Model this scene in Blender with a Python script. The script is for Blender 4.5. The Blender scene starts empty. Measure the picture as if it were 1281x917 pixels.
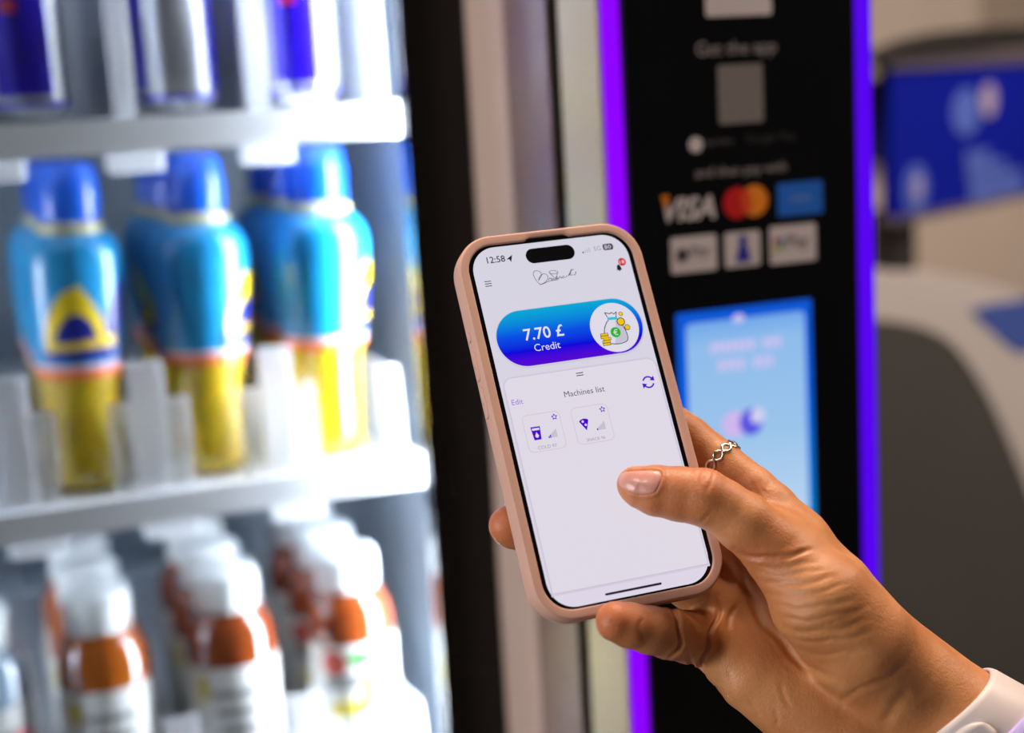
import bpy, bmesh, math, random
import numpy as np
from mathutils import Matrix, Vector

random.seed(7)
rng = np.random.default_rng(11)
D = bpy.data
scene = bpy.context.scene
COL = scene.collection

# ------------------------------------------------------------------ camera
F, CX, CY = 1880.0, 640.5, 458.5                 # focal length and centre in pixels of the 1281x917 frame
PIT, ROL, YAW = [math.radians(v) for v in (10.13, -3.3, 20.6)]
CAM = np.array([0.0, 0.0, 1.5])
def cam_basis():
    fw = np.array([math.sin(YAW), math.cos(YAW), 0.0])
    ri = np.array([math.cos(YAW), -math.sin(YAW), 0.0])
    up = np.array([0.0, 0.0, 1.0])
    f = fw * math.cos(PIT) - up * math.sin(PIT)
    d = -(up * math.cos(PIT) + fw * math.sin(PIT))
    c, s = math.cos(ROL), math.sin(ROL)
    return c * ri - s * d, s * ri + c * d, f
XI, YI, ZI = cam_basis()
cam_data = D.cameras.new('camera')
cam_data.sensor_width = 36.0
cam_data.sensor_fit = 'HORIZONTAL'
cam_data.lens = 36.0 * F / 1281.0
cam_data.clip_start = 0.02
cam_data.dof.use_dof = True
cam_data.dof.focus_distance = 0.569
cam_data.dof.aperture_fstop = 4.1
cam = D.objects.new('camera', cam_data)
COL.objects.link(cam)
cam.matrix_world = Matrix([[XI[i], -YI[i], -ZI[i], CAM[i]] for i in range(3)] + [[0, 0, 0, 1]])
scene.camera = cam

def ray(x, y): return (x - CX) / F * XI + (y - CY) / F * YI + ZI
def on_y(x, y, Y): d = ray(x, y); return CAM + d * (Y - CAM[1]) / d[1]
def on_x(x, y, X): d = ray(x, y); return CAM + d * (X - CAM[0]) / d[0]
def at_z(x, y, Z): return CAM + ray(x, y) * Z

# ------------------------------------------------------------------ world, room lamps, exposure
world = D.worlds.new('world'); scene.world = world; world.use_nodes = True
bg = world.node_tree.nodes['Background']
bg.inputs[0].default_value = (1.0, 0.90, 0.82, 1); bg.inputs[1].default_value = 0.07

def area(name, loc, target, size, power, col):
    l = D.lights.new(name, 'AREA'); l.shape = 'RECTANGLE'; l.size, l.size_y = size
    l.energy = power; l.color = col
    o = D.objects.new(name, l); COL.objects.link(o)
    o.location = loc
    o.rotation_euler = (Vector(target) - Vector(loc)).to_track_quat('-Z', 'Y').to_euler()
    return o
area('ceiling_lamp_right_offscreen', (0.60, 0.86, 2.55), (0.25, 0.48, 1.4), (0.5, 0.5), 27, (1.0, 0.79, 0.60))
area('window_left_offscreen', (-2.9, 0.22, 1.65), (0.2, 0.5, 1.4), (1.4, 1.4), 70, (0.95, 0.98, 1.0))
area('ceiling_lamp_left_offscreen', (-0.75, 0.25, 2.55), (0.25, 0.6, 1.5), (0.4, 0.4), 7, (1.0, 0.90, 0.80))
area('ceiling_lamp_back_offscreen', (1.6, 0.4, 2.55), (1.6, 1.6, 1.2), (0.9, 0.6), 30, (1.0, 0.86, 0.74))

scene.view_settings.view_transform = 'Standard'
scene.view_settings.look = 'None'
scene.view_settings.exposure = 0.0
scene.view_settings.gamma = 1.0
scene.view_settings.use_curve_mapping = False
scene.cycles.use_denoising = True
scene.cycles.max_bounces = 8
scene.cycles.caustics_reflective = False
scene.cycles.caustics_refractive = False
scene.cycles.sample_clamp_indirect = 40.0

# ------------------------------------------------------------------ helpers
def lin(c):
    return tuple(((v / 255) / 12.92 if v / 255 <= 0.04045 else ((v / 255 + 0.055) / 1.055) ** 2.4) for v in c)

MATS = {}
def mat(name, rgb, rough=0.5, metal=0.0, emit=0.0, coat=0.0, noise=0.0, nscale=40.0, bump=0.0, bscale=200.0,
        trans=0.0, spec=0.5, emit_rgb=None, sss=0.0):
    """Principled procedural material; rgb is 0..255 sRGB."""
    if name in MATS: return MATS[name]
    m = D.materials.new(name); m.use_nodes = True
    nt = m.node_tree; b = nt.nodes['Principled BSDF']
    col = lin(rgb)
    b.inputs['Base Color'].default_value = (*col, 1)
    b.inputs['Roughness'].default_value = rough
    b.inputs['Metallic'].default_value = metal
    b.inputs['Specular IOR Level'].default_value = spec
    b.inputs['Coat Weight'].default_value = coat
    b.inputs['Coat Roughness'].default_value = 0.08
    b.inputs['Transmission Weight'].default_value = trans
    if sss:
        b.inputs['Subsurface Weight'].default_value = sss
        b.inputs['Subsurface Radius'].default_value = (1.0, 0.35, 0.2)
        b.inputs['Subsurface Scale'].default_value = 0.003
    if emit:
        b.inputs['Emission Color'].default_value = (*(lin(emit_rgb) if emit_rgb else col), 1)
        b.inputs['Emission Strength'].default_value = emit
    tc = nt.nodes.new('ShaderNodeTexCoord')
    if noise:
        n = nt.nodes.new('ShaderNodeTexNoise'); n.inputs['Scale'].default_value = nscale; n.inputs['Detail'].default_value = 5
        nt.links.new(tc.outputs['Object'], n.inputs['Vector'])
        r = nt.nodes.new('ShaderNodeValToRGB')
        r.color_ramp.elements[0].position = 0.3; r.color_ramp.elements[1].position = 0.7
        r.color_ramp.elements[0].color = (*[max(0, v * (1 - noise)) for v in col], 1)
        r.color_ramp.elements[1].color = (*[min(1, v * (1 + noise)) for v in col], 1)
        nt.links.new(n.outputs['Fac'], r.inputs['Fac']); nt.links.new(r.outputs['Color'], b.inputs['Base Color'])
    if bump:
        n = nt.nodes.new('ShaderNodeTexNoise'); n.inputs['Scale'].default_value = bscale; n.inputs['Detail'].default_value = 6
        nt.links.new(tc.outputs['Object'], n.inputs['Vector'])
        bp = nt.nodes.new('ShaderNodeBump'); bp.inputs['Strength'].default_value = bump; bp.inputs['Distance'].default_value = 0.001
        nt.links.new(n.outputs['Fac'], bp.inputs['Height']); nt.links.new(bp.outputs['Normal'], b.inputs['Normal'])
    MATS[name] = m
    return m

def glow(name, rgb, strength=1.0):
    """a lit display or lamp surface: dark glass that gives off its own colour"""
    return mat(name, (2, 2, 2), rough=0.25, emit=strength, emit_rgb=rgb, spec=0.25)

def glow_ramp(name, stops, axis, lo, hi, strength=1.0):
    """display surface whose picture is a colour ramp along an object axis"""
    if name in MATS: return MATS[name]
    m = glow(name, (255, 255, 255), strength); nt = m.node_tree; b = nt.nodes['Principled BSDF']
    tc = nt.nodes.new('ShaderNodeTexCoord'); sx = nt.nodes.new('ShaderNodeSeparateXYZ')
    mr = nt.nodes.new('ShaderNodeMapRange'); r = nt.nodes.new('ShaderNodeValToRGB')
    mr.inputs['From Min'].default_value = lo; mr.inputs['From Max'].default_value = hi
    nt.links.new(tc.outputs['Object'], sx.inputs[0]); nt.links.new(sx.outputs[axis], mr.inputs['Value'])
    nt.links.new(mr.outputs[0], r.inputs['Fac']); nt.links.new(r.outputs['Color'], b.inputs['Emission Color'])
    els = r.color_ramp.elements
    els[0].position = stops[0][0]; els[0].color = (*lin(stops[0][1]), 1)
    els[1].position = stops[-1][0]; els[1].color = (*lin(stops[-1][1]), 1)
    for p, c in stops[1:-1]:
        e = els.new(p); e.color = (*lin(c), 1)
    return m

def link(name, me, m, parent=None, smooth=False):
    if m is not None: me.materials.append(m)
    o = D.objects.new(name, me); COL.objects.link(o)
    if parent is not None: o.parent = parent
    if smooth:
        me.polygons.foreach_set('use_smooth', [True] * len(me.polygons))
    return o

def pydata(name, v, f, m, parent=None, smooth=False):
    me = D.meshes.new(name); me.from_pydata([tuple(map(float, p)) for p in v], [], f); me.update()
    return link(name, me, m, parent, smooth)

def tag(o, label, cat, group=None):
    o['label'] = label; o['category'] = cat
    if group: o['group'] = group
    return o

def structure(o, label=None):
    o['kind'] = 'structure'
    if label: o['label'] = label
    return o

def empty(name, loc=(0, 0, 0)):
    o = D.objects.new(name, None); COL.objects.link(o); o.location = loc; o.empty_display_size = 0.03
    return o

def box(name, lo, hi, m, parent=None, bev=0.0, seg=2):
    bm = bmesh.new()
    bmesh.ops.create_cube(bm, size=1.0)
    for v in bm.verts:
        v.co = Vector([lo[i] + (hi[i] - lo[i]) * (v.co[i] + 0.5) for i in range(3)])
    if bev > 0:
        bmesh.ops.bevel(bm, geom=list(bm.edges), offset=bev, segments=seg, profile=0.5, affect='EDGES')
    me = D.meshes.new(name); bm.to_mesh(me); bm.free()
    return link(name, me, m, parent, smooth=False)

def lathe(name, prof, m, parent=None, n=40, smooth=True, cap=True, rfun=None):
    """prof: list of (r, z) bottom to top."""
    v, f = [], []
    for (r, z) in prof:
        for k in range(n):
            a = 2 * math.pi * k / n
            rr = r if rfun is None else rfun(r, z, a)
            v.append((rr * math.cos(a), rr * math.sin(a), z))
    for i in range(len(prof) - 1):
        for k in range(n):
            k2 = (k + 1) % n
            f.append((i * n + k, i * n + k2, (i + 1) * n + k2, (i + 1) * n + k))
    if cap:
        f.append(tuple(range(n - 1, -1, -1))); f.append(tuple((len(prof) - 1) * n + k for k in range(n)))
    return pydata(name, v, f, m, parent, smooth)

def tube(name, pts, r, m, parent=None, n=8, closed=False):
    pts = [np.array(p, float) for p in pts]; N = len(pts)
    v, f = [], []
    up = np.array([0.3, 0.2, 1.0])
    for i, p in enumerate(pts):
        a = pts[(i - 1) % N] if (closed or i > 0) else p
        b = pts[(i + 1) % N] if (closed or i < N - 1) else p
        t = b - a; t /= np.linalg.norm(t)
        s = np.cross(t, up); s /= np.linalg.norm(s); q = np.cross(s, t)
        rr = r[i] if hasattr(r, '__len__') else r
        for k in range(n):
            w = 2 * math.pi * k / n
            v.append(p + rr * (math.cos(w) * s + math.sin(w) * q))
    for i in range(N if closed else N - 1):
        j = (i + 1) % N
        for k in range(n):
            k2 = (k + 1) % n
            f.append((i * n + k, i * n + k2, j * n + k2, j * n + k))
    if not closed:
        f.append(tuple(range(n - 1, -1, -1))); f.append(tuple((N - 1) * n + k for k in range(n)))
    return pydata(name, v, f, m, parent, True)

def rrect(cx, cy, w, h, r, n=8):
    """rounded rectangle outline, counter-clockwise"""
    r = min(r, w / 2, h / 2); out = []
    for (sx, sy, a0) in ((1, 1, 0), (-1, 1, 90), (-1, -1, 180), (1, -1, 270)):
        for k in range(n + 1):
            a = math.radians(a0 + 90 * k / n)
            out.append((cx + sx * (w / 2 - r) + r * math.cos(a), cy + sy * (h / 2 - r) + r * math.sin(a)))
    return out

def disc(cx, cy, r, n=28, ry=None):
    ry = ry or r
    return [(cx + r * math.cos(2 * math.pi * k / n), cy + ry * math.sin(2 * math.pi * k / n)) for k in range(n)]

def strokes(polys, w):
    """polylines -> list of quads (flat ribbons)"""
    out = []
    for pl in polys:
        for (x0, y0), (x1, y1) in zip(pl[:-1], pl[1:]):
            dx, dy = x1 - x0, y1 - y0; L = math.hypot(dx, dy) or 1
            nx, ny = -dy / L * w / 2, dx / L * w / 2
            ex, ey = dx / L * w / 4, dy / L * w / 4
            out.append([(x0 + nx - ex, y0 + ny - ey), (x0 - nx - ex, y0 - ny - ey), (x1 - nx + ex, y1 - ny + ey), (x1 + nx + ex, y1 + ny + ey)])
    return out

def spline(pts, n=6):
    """Catmull-Rom through 2-D points"""
    p = [np.array(q, float) for q in pts]; p = [2 * p[0] - p[1]] + p + [2 * p[-1] - p[-2]]
    out = []
    for i in range(1, len(p) - 2):
        for k in range(n):
            t = k / n
            out.append(tuple(0.5 * ((2 * p[i]) + (-p[i - 1] + p[i + 1]) * t + (2 * p[i - 1] - 5 * p[i] + 4 * p[i + 1] - p[i + 2]) * t * t
                                    + (-p[i - 1] + 3 * p[i] - 3 * p[i + 1] + p[i + 2]) * t ** 3)))
    out.append(tuple(p[-2]))
    return out

class Flat:
    """printed or displayed flat marks: 2-D outlines mapped on a surface by a function (u, v, lift)->xyz"""
    def __init__(self, fn, parent): self.fn, self.parent = fn, parent
    def poly(self, name, polys, lift, m):
        if not isinstance(polys[0][0], (tuple, list)): polys = [polys]
        v, f = [], []
        for pl in polys:
            b = len(v); v += [self.fn(x, y, lift) for x, y in pl]; f.append(tuple(range(b, b + len(pl))))
        return pydata(name, v, f, m, self.parent)
    def text(self, name, s, cx, cy, w, lift, m, bold=0.0, h=None, shear=0.0):
        c = D.curves.new(name, 'FONT'); c.body = s; c.size = 1.0; c.offset = bold; c.shear = shear; c.resolution_u = 3
        o = D.objects.new(name, c); COL.objects.link(o)
        me = D.meshes.new_from_object(o.evaluated_get(bpy.context.evaluated_depsgraph_get()))
        COL.objects.unlink(o); D.objects.remove(o); D.curves.remove(c)
        P = np.array([q.co[:2] for q in me.vertices]); lo, hi = P.min(0), P.max(0)
        k = w / (hi[0] - lo[0]); ky = k if h is None else h / (hi[1] - lo[1])
        for q in me.vertices:
            q.co = Vector(self.fn(cx + (q.co.x - (lo[0] + hi[0]) / 2) * k, cy + (q.co.y - (lo[1] + hi[1]) / 2) * ky, lift))
        me.materials.clear()
        me.name = name
        return link(name, me, m, self.parent)

# ------------------------------------------------------------------ the room
M_wall = mat('wall_paint', (206, 186, 168), rough=0.8, noise=0.05, nscale=3, bump=0.1, bscale=60)
M_floor = mat('floor_vinyl', (120, 112, 105), rough=0.45, noise=0.12, nscale=14)
M_ceil = mat('ceiling_paint', (225, 220, 214), rough=0.9, noise=0.03, nscale=5)
structure(box('floor', (-3, -3, -0.05), (4, 3.05, 0), M_floor), 'grey vinyl floor')
structure(box('wall_back', (-3, 3.0, 0), (4, 3.1, 2.7), M_wall), 'beige painted wall behind the machines')

# ------------------------------------------------------------------ glass-front vending machine
YB = 1.0333           # axis of the front products
YS = 0.985            # front edge of the shelves
YG = 0.9333           # front of the glass door
XR = 0.2995           # end of the shelves
M_black = mat('black_gloss', (6, 6, 8), rough=0.22, spec=0.3, noise=0.2, nscale=30)
M_black_matt = mat('black_matt', (9, 9, 11), rough=0.6, noise=0.2, nscale=30)
M_white = mat('white_plastic', (238, 240, 244), rough=0.35, noise=0.02, nscale=20)
M_inner = mat('liner_grey', (150, 162, 174), rough=0.5, noise=0.05, nscale=10)
M_clear = mat('clear_plastic', (235, 238, 246), rough=0.12, trans=0.55, spec=0.5, noise=0.02, nscale=20)
M_led = glow('led_white', (235, 243, 255), 85.0)

mfz = D.materials.new('frosted_plastic'); mfz.use_nodes = True
nt = mfz.node_tree; bq = nt.nodes['Principled BSDF']; bq.inputs['Base Color'].default_value = (0.93, 0.95, 1, 1); bq.inputs['Roughness'].default_value = 0.15
tq = nt.nodes.new('ShaderNodeBsdfTransparent'); lq = nt.nodes.new('ShaderNodeBsdfTranslucent'); m1 = nt.nodes.new('ShaderNodeMixShader'); m2 = nt.nodes.new('ShaderNodeMixShader')
m1.inputs[0].default_value = 0.5; nt.links.new(bq.outputs[0], m1.inputs[1]); nt.links.new(lq.outputs[0], m1.inputs[2])
nq = nt.nodes.new('ShaderNodeTexNoise'); nq.inputs['Scale'].default_value = 90.0
rq = nt.nodes.new('ShaderNodeMapRange'); rq.inputs['To Min'].default_value = 0.1; rq.inputs['To Max'].default_value = 0.5
nt.links.new(nq.outputs['Fac'], rq.inputs['Value']); nt.links.new(rq.outputs[0], m2.inputs[0])
nt.links.new(m1.outputs[0], m2.inputs[1]); nt.links.new(tq.outputs[0], m2.inputs[2]); nt.links.new(m2.outputs[0], nt.nodes['Material Output'].inputs[0])
M_frost = mfz
mst = mfz.copy(); mst.name = 'glint_streak_plastic'; nt = mst.node_tree
nq = [q for q in nt.nodes if q.type == 'TEX_NOISE'][0]; rq = [q for q in nt.nodes if q.type == 'MAP_RANGE'][0]
tcq = nt.nodes.new('ShaderNodeTexCoord'); mpq = nt.nodes.new('ShaderNodeMapping'); mpq.inputs['Scale'].default_value = (1.0, 1.0, 0.12)
nq.inputs['Scale'].default_value = 160.0
nt.links.new(tcq.outputs['Object'], mpq.inputs[0]); nt.links.new(mpq.outputs[0], nq.inputs['Vector'])
rq.inputs['From Min'].default_value = 0.35; rq.inputs['From Max'].default_value = 0.65
rq.inputs['To Min'].default_value = 0.25; rq.inputs['To Max'].default_value = 0.95
M_streak = mst  # streaks in the opacity stand in for bright refractions along the bottle edges
vm = empty('vending_machine', (0, 1.3, 0))
tag(vm, 'tall black glass-front vending machine with lit white shelves of drinks', 'vending machine')
def vbox(name, lo, hi, m, parent=vm, bev=0.0):
    o = (0, 1.3, 0) if parent is vm else (0, 0, 0)
    return box(name, [lo[i] - o[i] for i in range(3)], [hi[i] - o[i] for i in range(3)], m, parent, bev)
LX = -0.46
vbox('plinth', (LX - 0.05, 0.955, 0.0), (0.3305, 1.72, 0.55), M_black_matt)
vbox('side_wall', (LX - 0.05, 0.955, 0.55), (LX, 1.72, 1.85), M_inner)
vbox('side_wall', (0.3215, 0.955, 0.55), (0.3305, 1.72, 1.85), M_inner)
vbox('back_wall', (LX, 1.66, 0.55), (0.3215, 1.72, 1.85), M_inner)
vbox('top_panel', (LX - 0.05, 0.955, 1.80), (0.3305, 1.72, 1.86), M_inner)
vbox('door_stile', (0.289, YG, 0.05), (0.3325, 0.9545, 1.86), M_black, bev=0.003)
vbox('door_stile', (LX - 0.05, YG, 0.05), (LX + 0.02, 0.9545, 1.86), M_black, bev=0.003)
vbox('door_rail', (LX + 0.02, YG, 1.76), (0.289, 0.9545, 1.86), M_black, bev=0.003)
vbox('door_rail', (LX + 0.02, YG, 0.05), (0.289, 0.9545, 0.62), M_black, bev=0.003)
# pane: clear glass (mostly transparent with a faint mirror)
mg = D.materials.new('door_glass'); mg.use_nodes = True
nt = mg.node_tree; nt.nodes.remove(nt.nodes['Principled BSDF'])
tr = nt.nodes.new('ShaderNodeBsdfTransparent'); gl = nt.nodes.new('ShaderNodeBsdfGlossy'); gl.inputs['Roughness'].default_value = 0.02
fr = nt.nodes.new('ShaderNodeFresnel'); fr.inputs['IOR'].default_value = 1.3; mx = nt.nodes.new('ShaderNodeMixShader')
tr.inputs[0].default_value = (0.97, 0.985, 0.99, 1)
nt.links.new(fr.outputs[0], mx.inputs[0]); nt.links.new(tr.outputs[0], mx.inputs[1]); nt.links.new(gl.outputs[0], mx.inputs[2])
nt.links.new(mx.outputs[0], nt.nodes['Material Output'].inputs[0])
vbox('glass_pane', (LX + 0.02, 0.944, 0.62), (0.289, 0.948, 1.76), mg)
# light tubes inside the door edges
vbox('light_tube', (0.306, 0.957, 0.64), (0.312, 0.982, 1.76), M_led)
vbox('light_tube_offscreen', (LX + 0.004, 0.957, 0.64), (LX + 0.010, 0.982, 1.76), M_led)
SHELF_Z = [1.0105, 1.2570, 1.5010, 1.745]     # top faces
LANES2 = [0.0765, 0.159, 0.2445]
for i, zt in enumerate(SHELF_Z):
    sh = vbox('shelf', (LX + 0.004, YS + 0.004, zt - 0.014), (XR, 1.62, zt), M_white)
    h0 = zt - (0.0215 if i == 2 else 0.020)
    rail = vbox('shelf_front_rail', (LX + 0.004, YS - 0.004, h0), (XR + 0.002, YS + 0.004, zt + 0.0005), M_white, parent=sh)
    rail.location = (0, 0, 0)
    # children of the shelf are given in the machine frame
    for k in range(0 if i == 3 else 5):
        x = LANES2[2] + 0.0425 - 0.0855 * k + (0.004 if i == 2 else 0)
        # lane divider: thin clear fin with a curved front
        n = 8; dh = 0.10 if i == 2 else 0.06; prof = [(1.55, zt), (1.55, zt + dh)]
        for q in range(n + 1):
            a = math.pi / 2 * q / n
            prof.append((YS + 0.020 - 0.014 * math.sin(a), zt + dh + 0.018 * math.sin(a * 2) * 0.6 - dh * (1 - math.cos(a))))
        v = [(x - 0.0022, y, z) for y, z in prof] + [(x + 0.0022, y, z) for y, z in prof]
        N = len(prof)
        f = [tuple(range(N)), tuple(range(2 * N - 1, N - 1, -1))] + [(q, (q + 1) % N + 0, (q + 1) % N + N, q + N) for q in range(N)]
        pydata('lane_divider', [(a_, b_ - 1.3, c_) for a_, b_, c_ in v], f, M_frost, sh)
        # front product stop: upright clear block beside the divider
        if k > 0:
            for sx in ((-1, 1) if i < 2 else ()):
                vbox('product_stop_wing', (min(x + sx * 0.0105, x + sx * 0.026), YS + 0.0022, zt + 0.0005), (max(x + sx * 0.0105, x + sx * 0.026), YS + 0.0044, zt + 0.062), M_streak, parent=sh, bev=0.0008).location = (0, -1.3, 0)
        if k > 0: vbox('product_stop', (x - (0.011 if i < 2 else 0.007), YS + 0.002, zt + 0.0005), (x + (0.011 if i < 2 else 0.007), YS + 0.005, zt + (0.088 if i < 2 else 0.10)), M_frost, parent=sh, bev=0.001).location = (0, -1.3, 0)
    for k in range(0 if i == 3 else 6):
        x = LANES2[2] - 0.035 - 0.0855 * k
        # ribbed tag hanging below the shelf edge between the lanes
        t = vbox('price_tag_holder', (x - 0.018, YS + 0.006, h0 - 0.013), (x + 0.018, YS + 0.012, h0 + 0.004), M_white, parent=sh, bev=0.002)
        t.location = (0, -1.3, 0)
for o in [c for s in vm.children for c in s.children if c.name.startswith('shelf_front_rail')]:
    o.location = (0, -1.3, 0)

# ------------------------------------------------------------------ drinks
M_cap_blue = mat('cap_blue', (10, 92, 214), rough=0.3, noise=0.05, nscale=60, coat=0.3)
M_label_blue = mat('label_blue', (22, 148, 208), rough=0.3, noise=0.10, nscale=28, coat=0.4)
M_navy = mat('label_navy', (14, 30, 140), rough=0.35, noise=0.05, nscale=60, coat=0.3)
M_yellow = mat('label_yellow', (240, 208, 20), rough=0.35, noise=0.04, nscale=60, coat=0.3)
M_orange = mat('label_orange', (240, 120, 50), rough=0.35, noise=0.05, nscale=60, coat=0.3)
M_pinkw = mat('label_pale', (235, 205, 215), rough=0.4, noise=0.04, nscale=60)
M_drink = mat('drink_yellow', (206, 176, 24), rough=0.12, noise=0.08, nscale=20, coat=0.6, sss=0.3)
M_neck = mat('neck_clear', (196, 190, 140), rough=0.15, noise=0.04, nscale=30, coat=0.5)
M_cap_white = mat('cap_white', (236, 240, 240), rough=0.4, noise=0.03, nscale=60)
M_tea = mat('drink_amber', (176, 90, 20), rough=0.06, noise=0.12, nscale=25, coat=1.0, sss=0.2)
M_tea2 = mat('drink_brown', (140, 62, 22), rough=0.06, noise=0.12, nscale=25, coat=1.0, sss=0.2)
M_label_white = mat('label_white', (226, 226, 222), rough=0.5, noise=0.04, nscale=40)
M_green = mat('print_green', (60, 150, 60), rough=0.5, noise=0.05)
M_red = mat('print_red', (190, 70, 50), rough=0.5, noise=0.05)
M_lime = mat('print_lime', (206, 190, 60), rough=0.5, noise=0.05)
M_greyprint = mat('print_grey', (140, 142, 140), rough=0.5, noise=0.05)
M_alu = mat('can_silver', (205, 208, 216), rough=0.25, metal=0.7, noise=0.03, nscale=30)
M_canblue = mat('can_blue', (38, 10, 190), rough=0.25, metal=0.25, noise=0.05, nscale=30, coat=0.3)
M_canred = mat('can_red', (200, 30, 60), rough=0.3, noise=0.05, nscale=30)

def interp(prof, z):
    for (r0, z0), (r1, z1) in zip(prof[:-1], prof[1:]):
        if z0 <= z <= z1: return r0 + (r1 - r0) * (z - z0) / max(z1 - z0, 1e-9)
    return prof[-1][0]
def wrap(prof, rot):
    """(arc length u, height v, lift) -> point on the turned surface; rot = facing direction in radians"""
    def fn(u, v, lift):
        r = interp(prof, v) + lift; a = rot + u / 0.032
        return (r * math.cos(a), r * math.sin(a), v)
    return fn
def grid_poly(poly, nu=10, nv=10):
    """fill an outline with small quads so that it follows a curved surface"""
    P = np.array(poly); (u0, v0), (u1, v1) = P.min(0), P.max(0)
    us = np.linspace(u0, u1, nu + 1); vs = np.linspace(v0, v1, nv + 1); out = []
    def spans(v):
        xs = []
        for (ax, ay), (bx, by) in zip(poly, poly[1:] + poly[:1]):
            if (ay - v) * (by - v) < 0: xs.append(ax + (bx - ax) * (v - ay) / (by - ay))
        return sorted(xs)
    e = (v1 - v0) * 1e-4
    for a, b in zip(vs[:-1], vs[1:]):
        s0, s1 = spans(a + e), spans(b - e)
        for q in range(0, min(len(s0), len(s1)) - 1, 2):
            for k in range(nu):
                t0, t1 = k / nu, (k + 1) / nu
                out.append([(s0[q] + (s0[q + 1] - s0[q]) * t0, a), (s0[q] + (s0[q + 1] - s0[q]) * t1, a),
                            (s1[q] + (s1[q + 1] - s1[q]) * t1, b), (s1[q] + (s1[q + 1] - s1[q]) * t0, b)])
    return out

BODY2 = [(0.019, 0), (0.0245, 0.003), (0.0265, 0.010), (0.0262, 0.03), (0.0250, 0.055), (0.0262, 0.072), (0.0285, 0.080),
         (0.0305, 0.10), (0.0328, 0.130), (0.0333, 0.150), (0.0318, 0.160), (0.026, 0.168), (0.0195, 0.173), (0.0185, 0.180)]
def sports_bottle():
    b = empty('drink_bottle')
    lathe('body', BODY2, M_drink, b)
    sleeve = [(interp(BODY2, z) + 0.0007, z) for z in np.linspace(0.083, 0.1712, 20)]
    lab = lathe('label_sleeve', sleeve, M_label_blue, b, cap=False)
    band = [(interp(BODY2, z) + 0.0010, z) for z in (0.077, 0.080, 0.0835)]
    lathe('label_band', band, M_orange, b, cap=False)
    pale = [(interp(BODY2, z) + 0.0011, z) for z in (0.0835, 0.0865)]
    lathe('label_stripe', pale, M_pinkw, b, cap=False)
    lathe('neck', [(0.0215, 0.1708), (0.0222, 0.1735), (0.0212, 0.178), (0.0165, 0.180)], M_neck, b)
    lathe('cap', [(0.0195, 0.178), (0.0203, 0.181), (0.0203, 0.2), (0.0190, 0.206), (0.0178, 0.214), (0.014, 0.2175), (0.0, 0.218)], M_cap_blue, b, n=48,
          rfun=lambda r, z, a: r * (1 + (0.015 * math.cos(24 * a) if 0.179 < z < 0.201 else 0)))
    fl = Flat(wrap(sleeve, 0.0), lab)
    arch = [(-0.022, 0.100), (-0.020, 0.113), (-0.013, 0.128), (-0.004, 0.138), (0.003, 0.139), (0.010, 0.130), (0.018, 0.115), (0.022, 0.100)]
    fl.poly('arch_print', grid_poly(arch), 0.0004, M_yellow)
    mound = [(-0.014, 0.101), (-0.012, 0.110), (-0.004, 0.120), (0.003, 0.121), (0.010, 0.114), (0.015, 0.101)]
    fl.poly('mound_print', grid_poly(mound), 0.0007, M_navy)
    fl.poly('swirl_print', grid_poly([(0.017, 0.100), (0.022, 0.122), (0.030, 0.140), (0.036, 0.140), (0.033, 0.100)]), 0.0003, M_navy)
    fl.poly('foot_print', grid_poly([(-0.025, 0.089), (-0.025, 0.0985), (0.034, 0.0985), (0.034, 0.089)]), 0.0002, M_navy)
    fl.poly('band_print', grid_poly([(-0.021, 0.0955), (-0.021, 0.101), (0.028, 0.105), (0.028, 0.0985)]), 0.0009, M_yellow)
    return b

def copy_tree(o, parent=None):
    c = o.copy(); COL.objects.link(c); c.parent = parent
    for ch in o.children: copy_tree(ch, c)
    return c

LN = ['in lane farthest from door frame', 'in middle lane', 'in lane beside door frame']
proto = sports_bottle()
first = True
for li, x in enumerate(LANES2):
    for row in range(3):
        o = proto if first else copy_tree(proto); first = False
        o.location = (x, YB + 0.0705 * row, SHELF_Z[1] + 0.0008)
        face = math.atan2(-1.0, -x) + math.radians([[-2, 70, 74], [40, -80, 90], [120, 10, -60]][row][li])
        o.rotation_euler = Matrix.Rotation(math.radians(2.0), 3, 'Y').to_euler() if False else (Matrix.Rotation(math.radians(2.0), 3, 'Y') @ Matrix.Rotation(face, 3, 'Z')).to_euler()
        tag(o, 'blue-capped yellow sports drink bottle, %s %s' % (['front one', 'second one back', 'third one back'][row], LN[li]),
            'bottle', 'sports drinks on the middle shelf')

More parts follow.
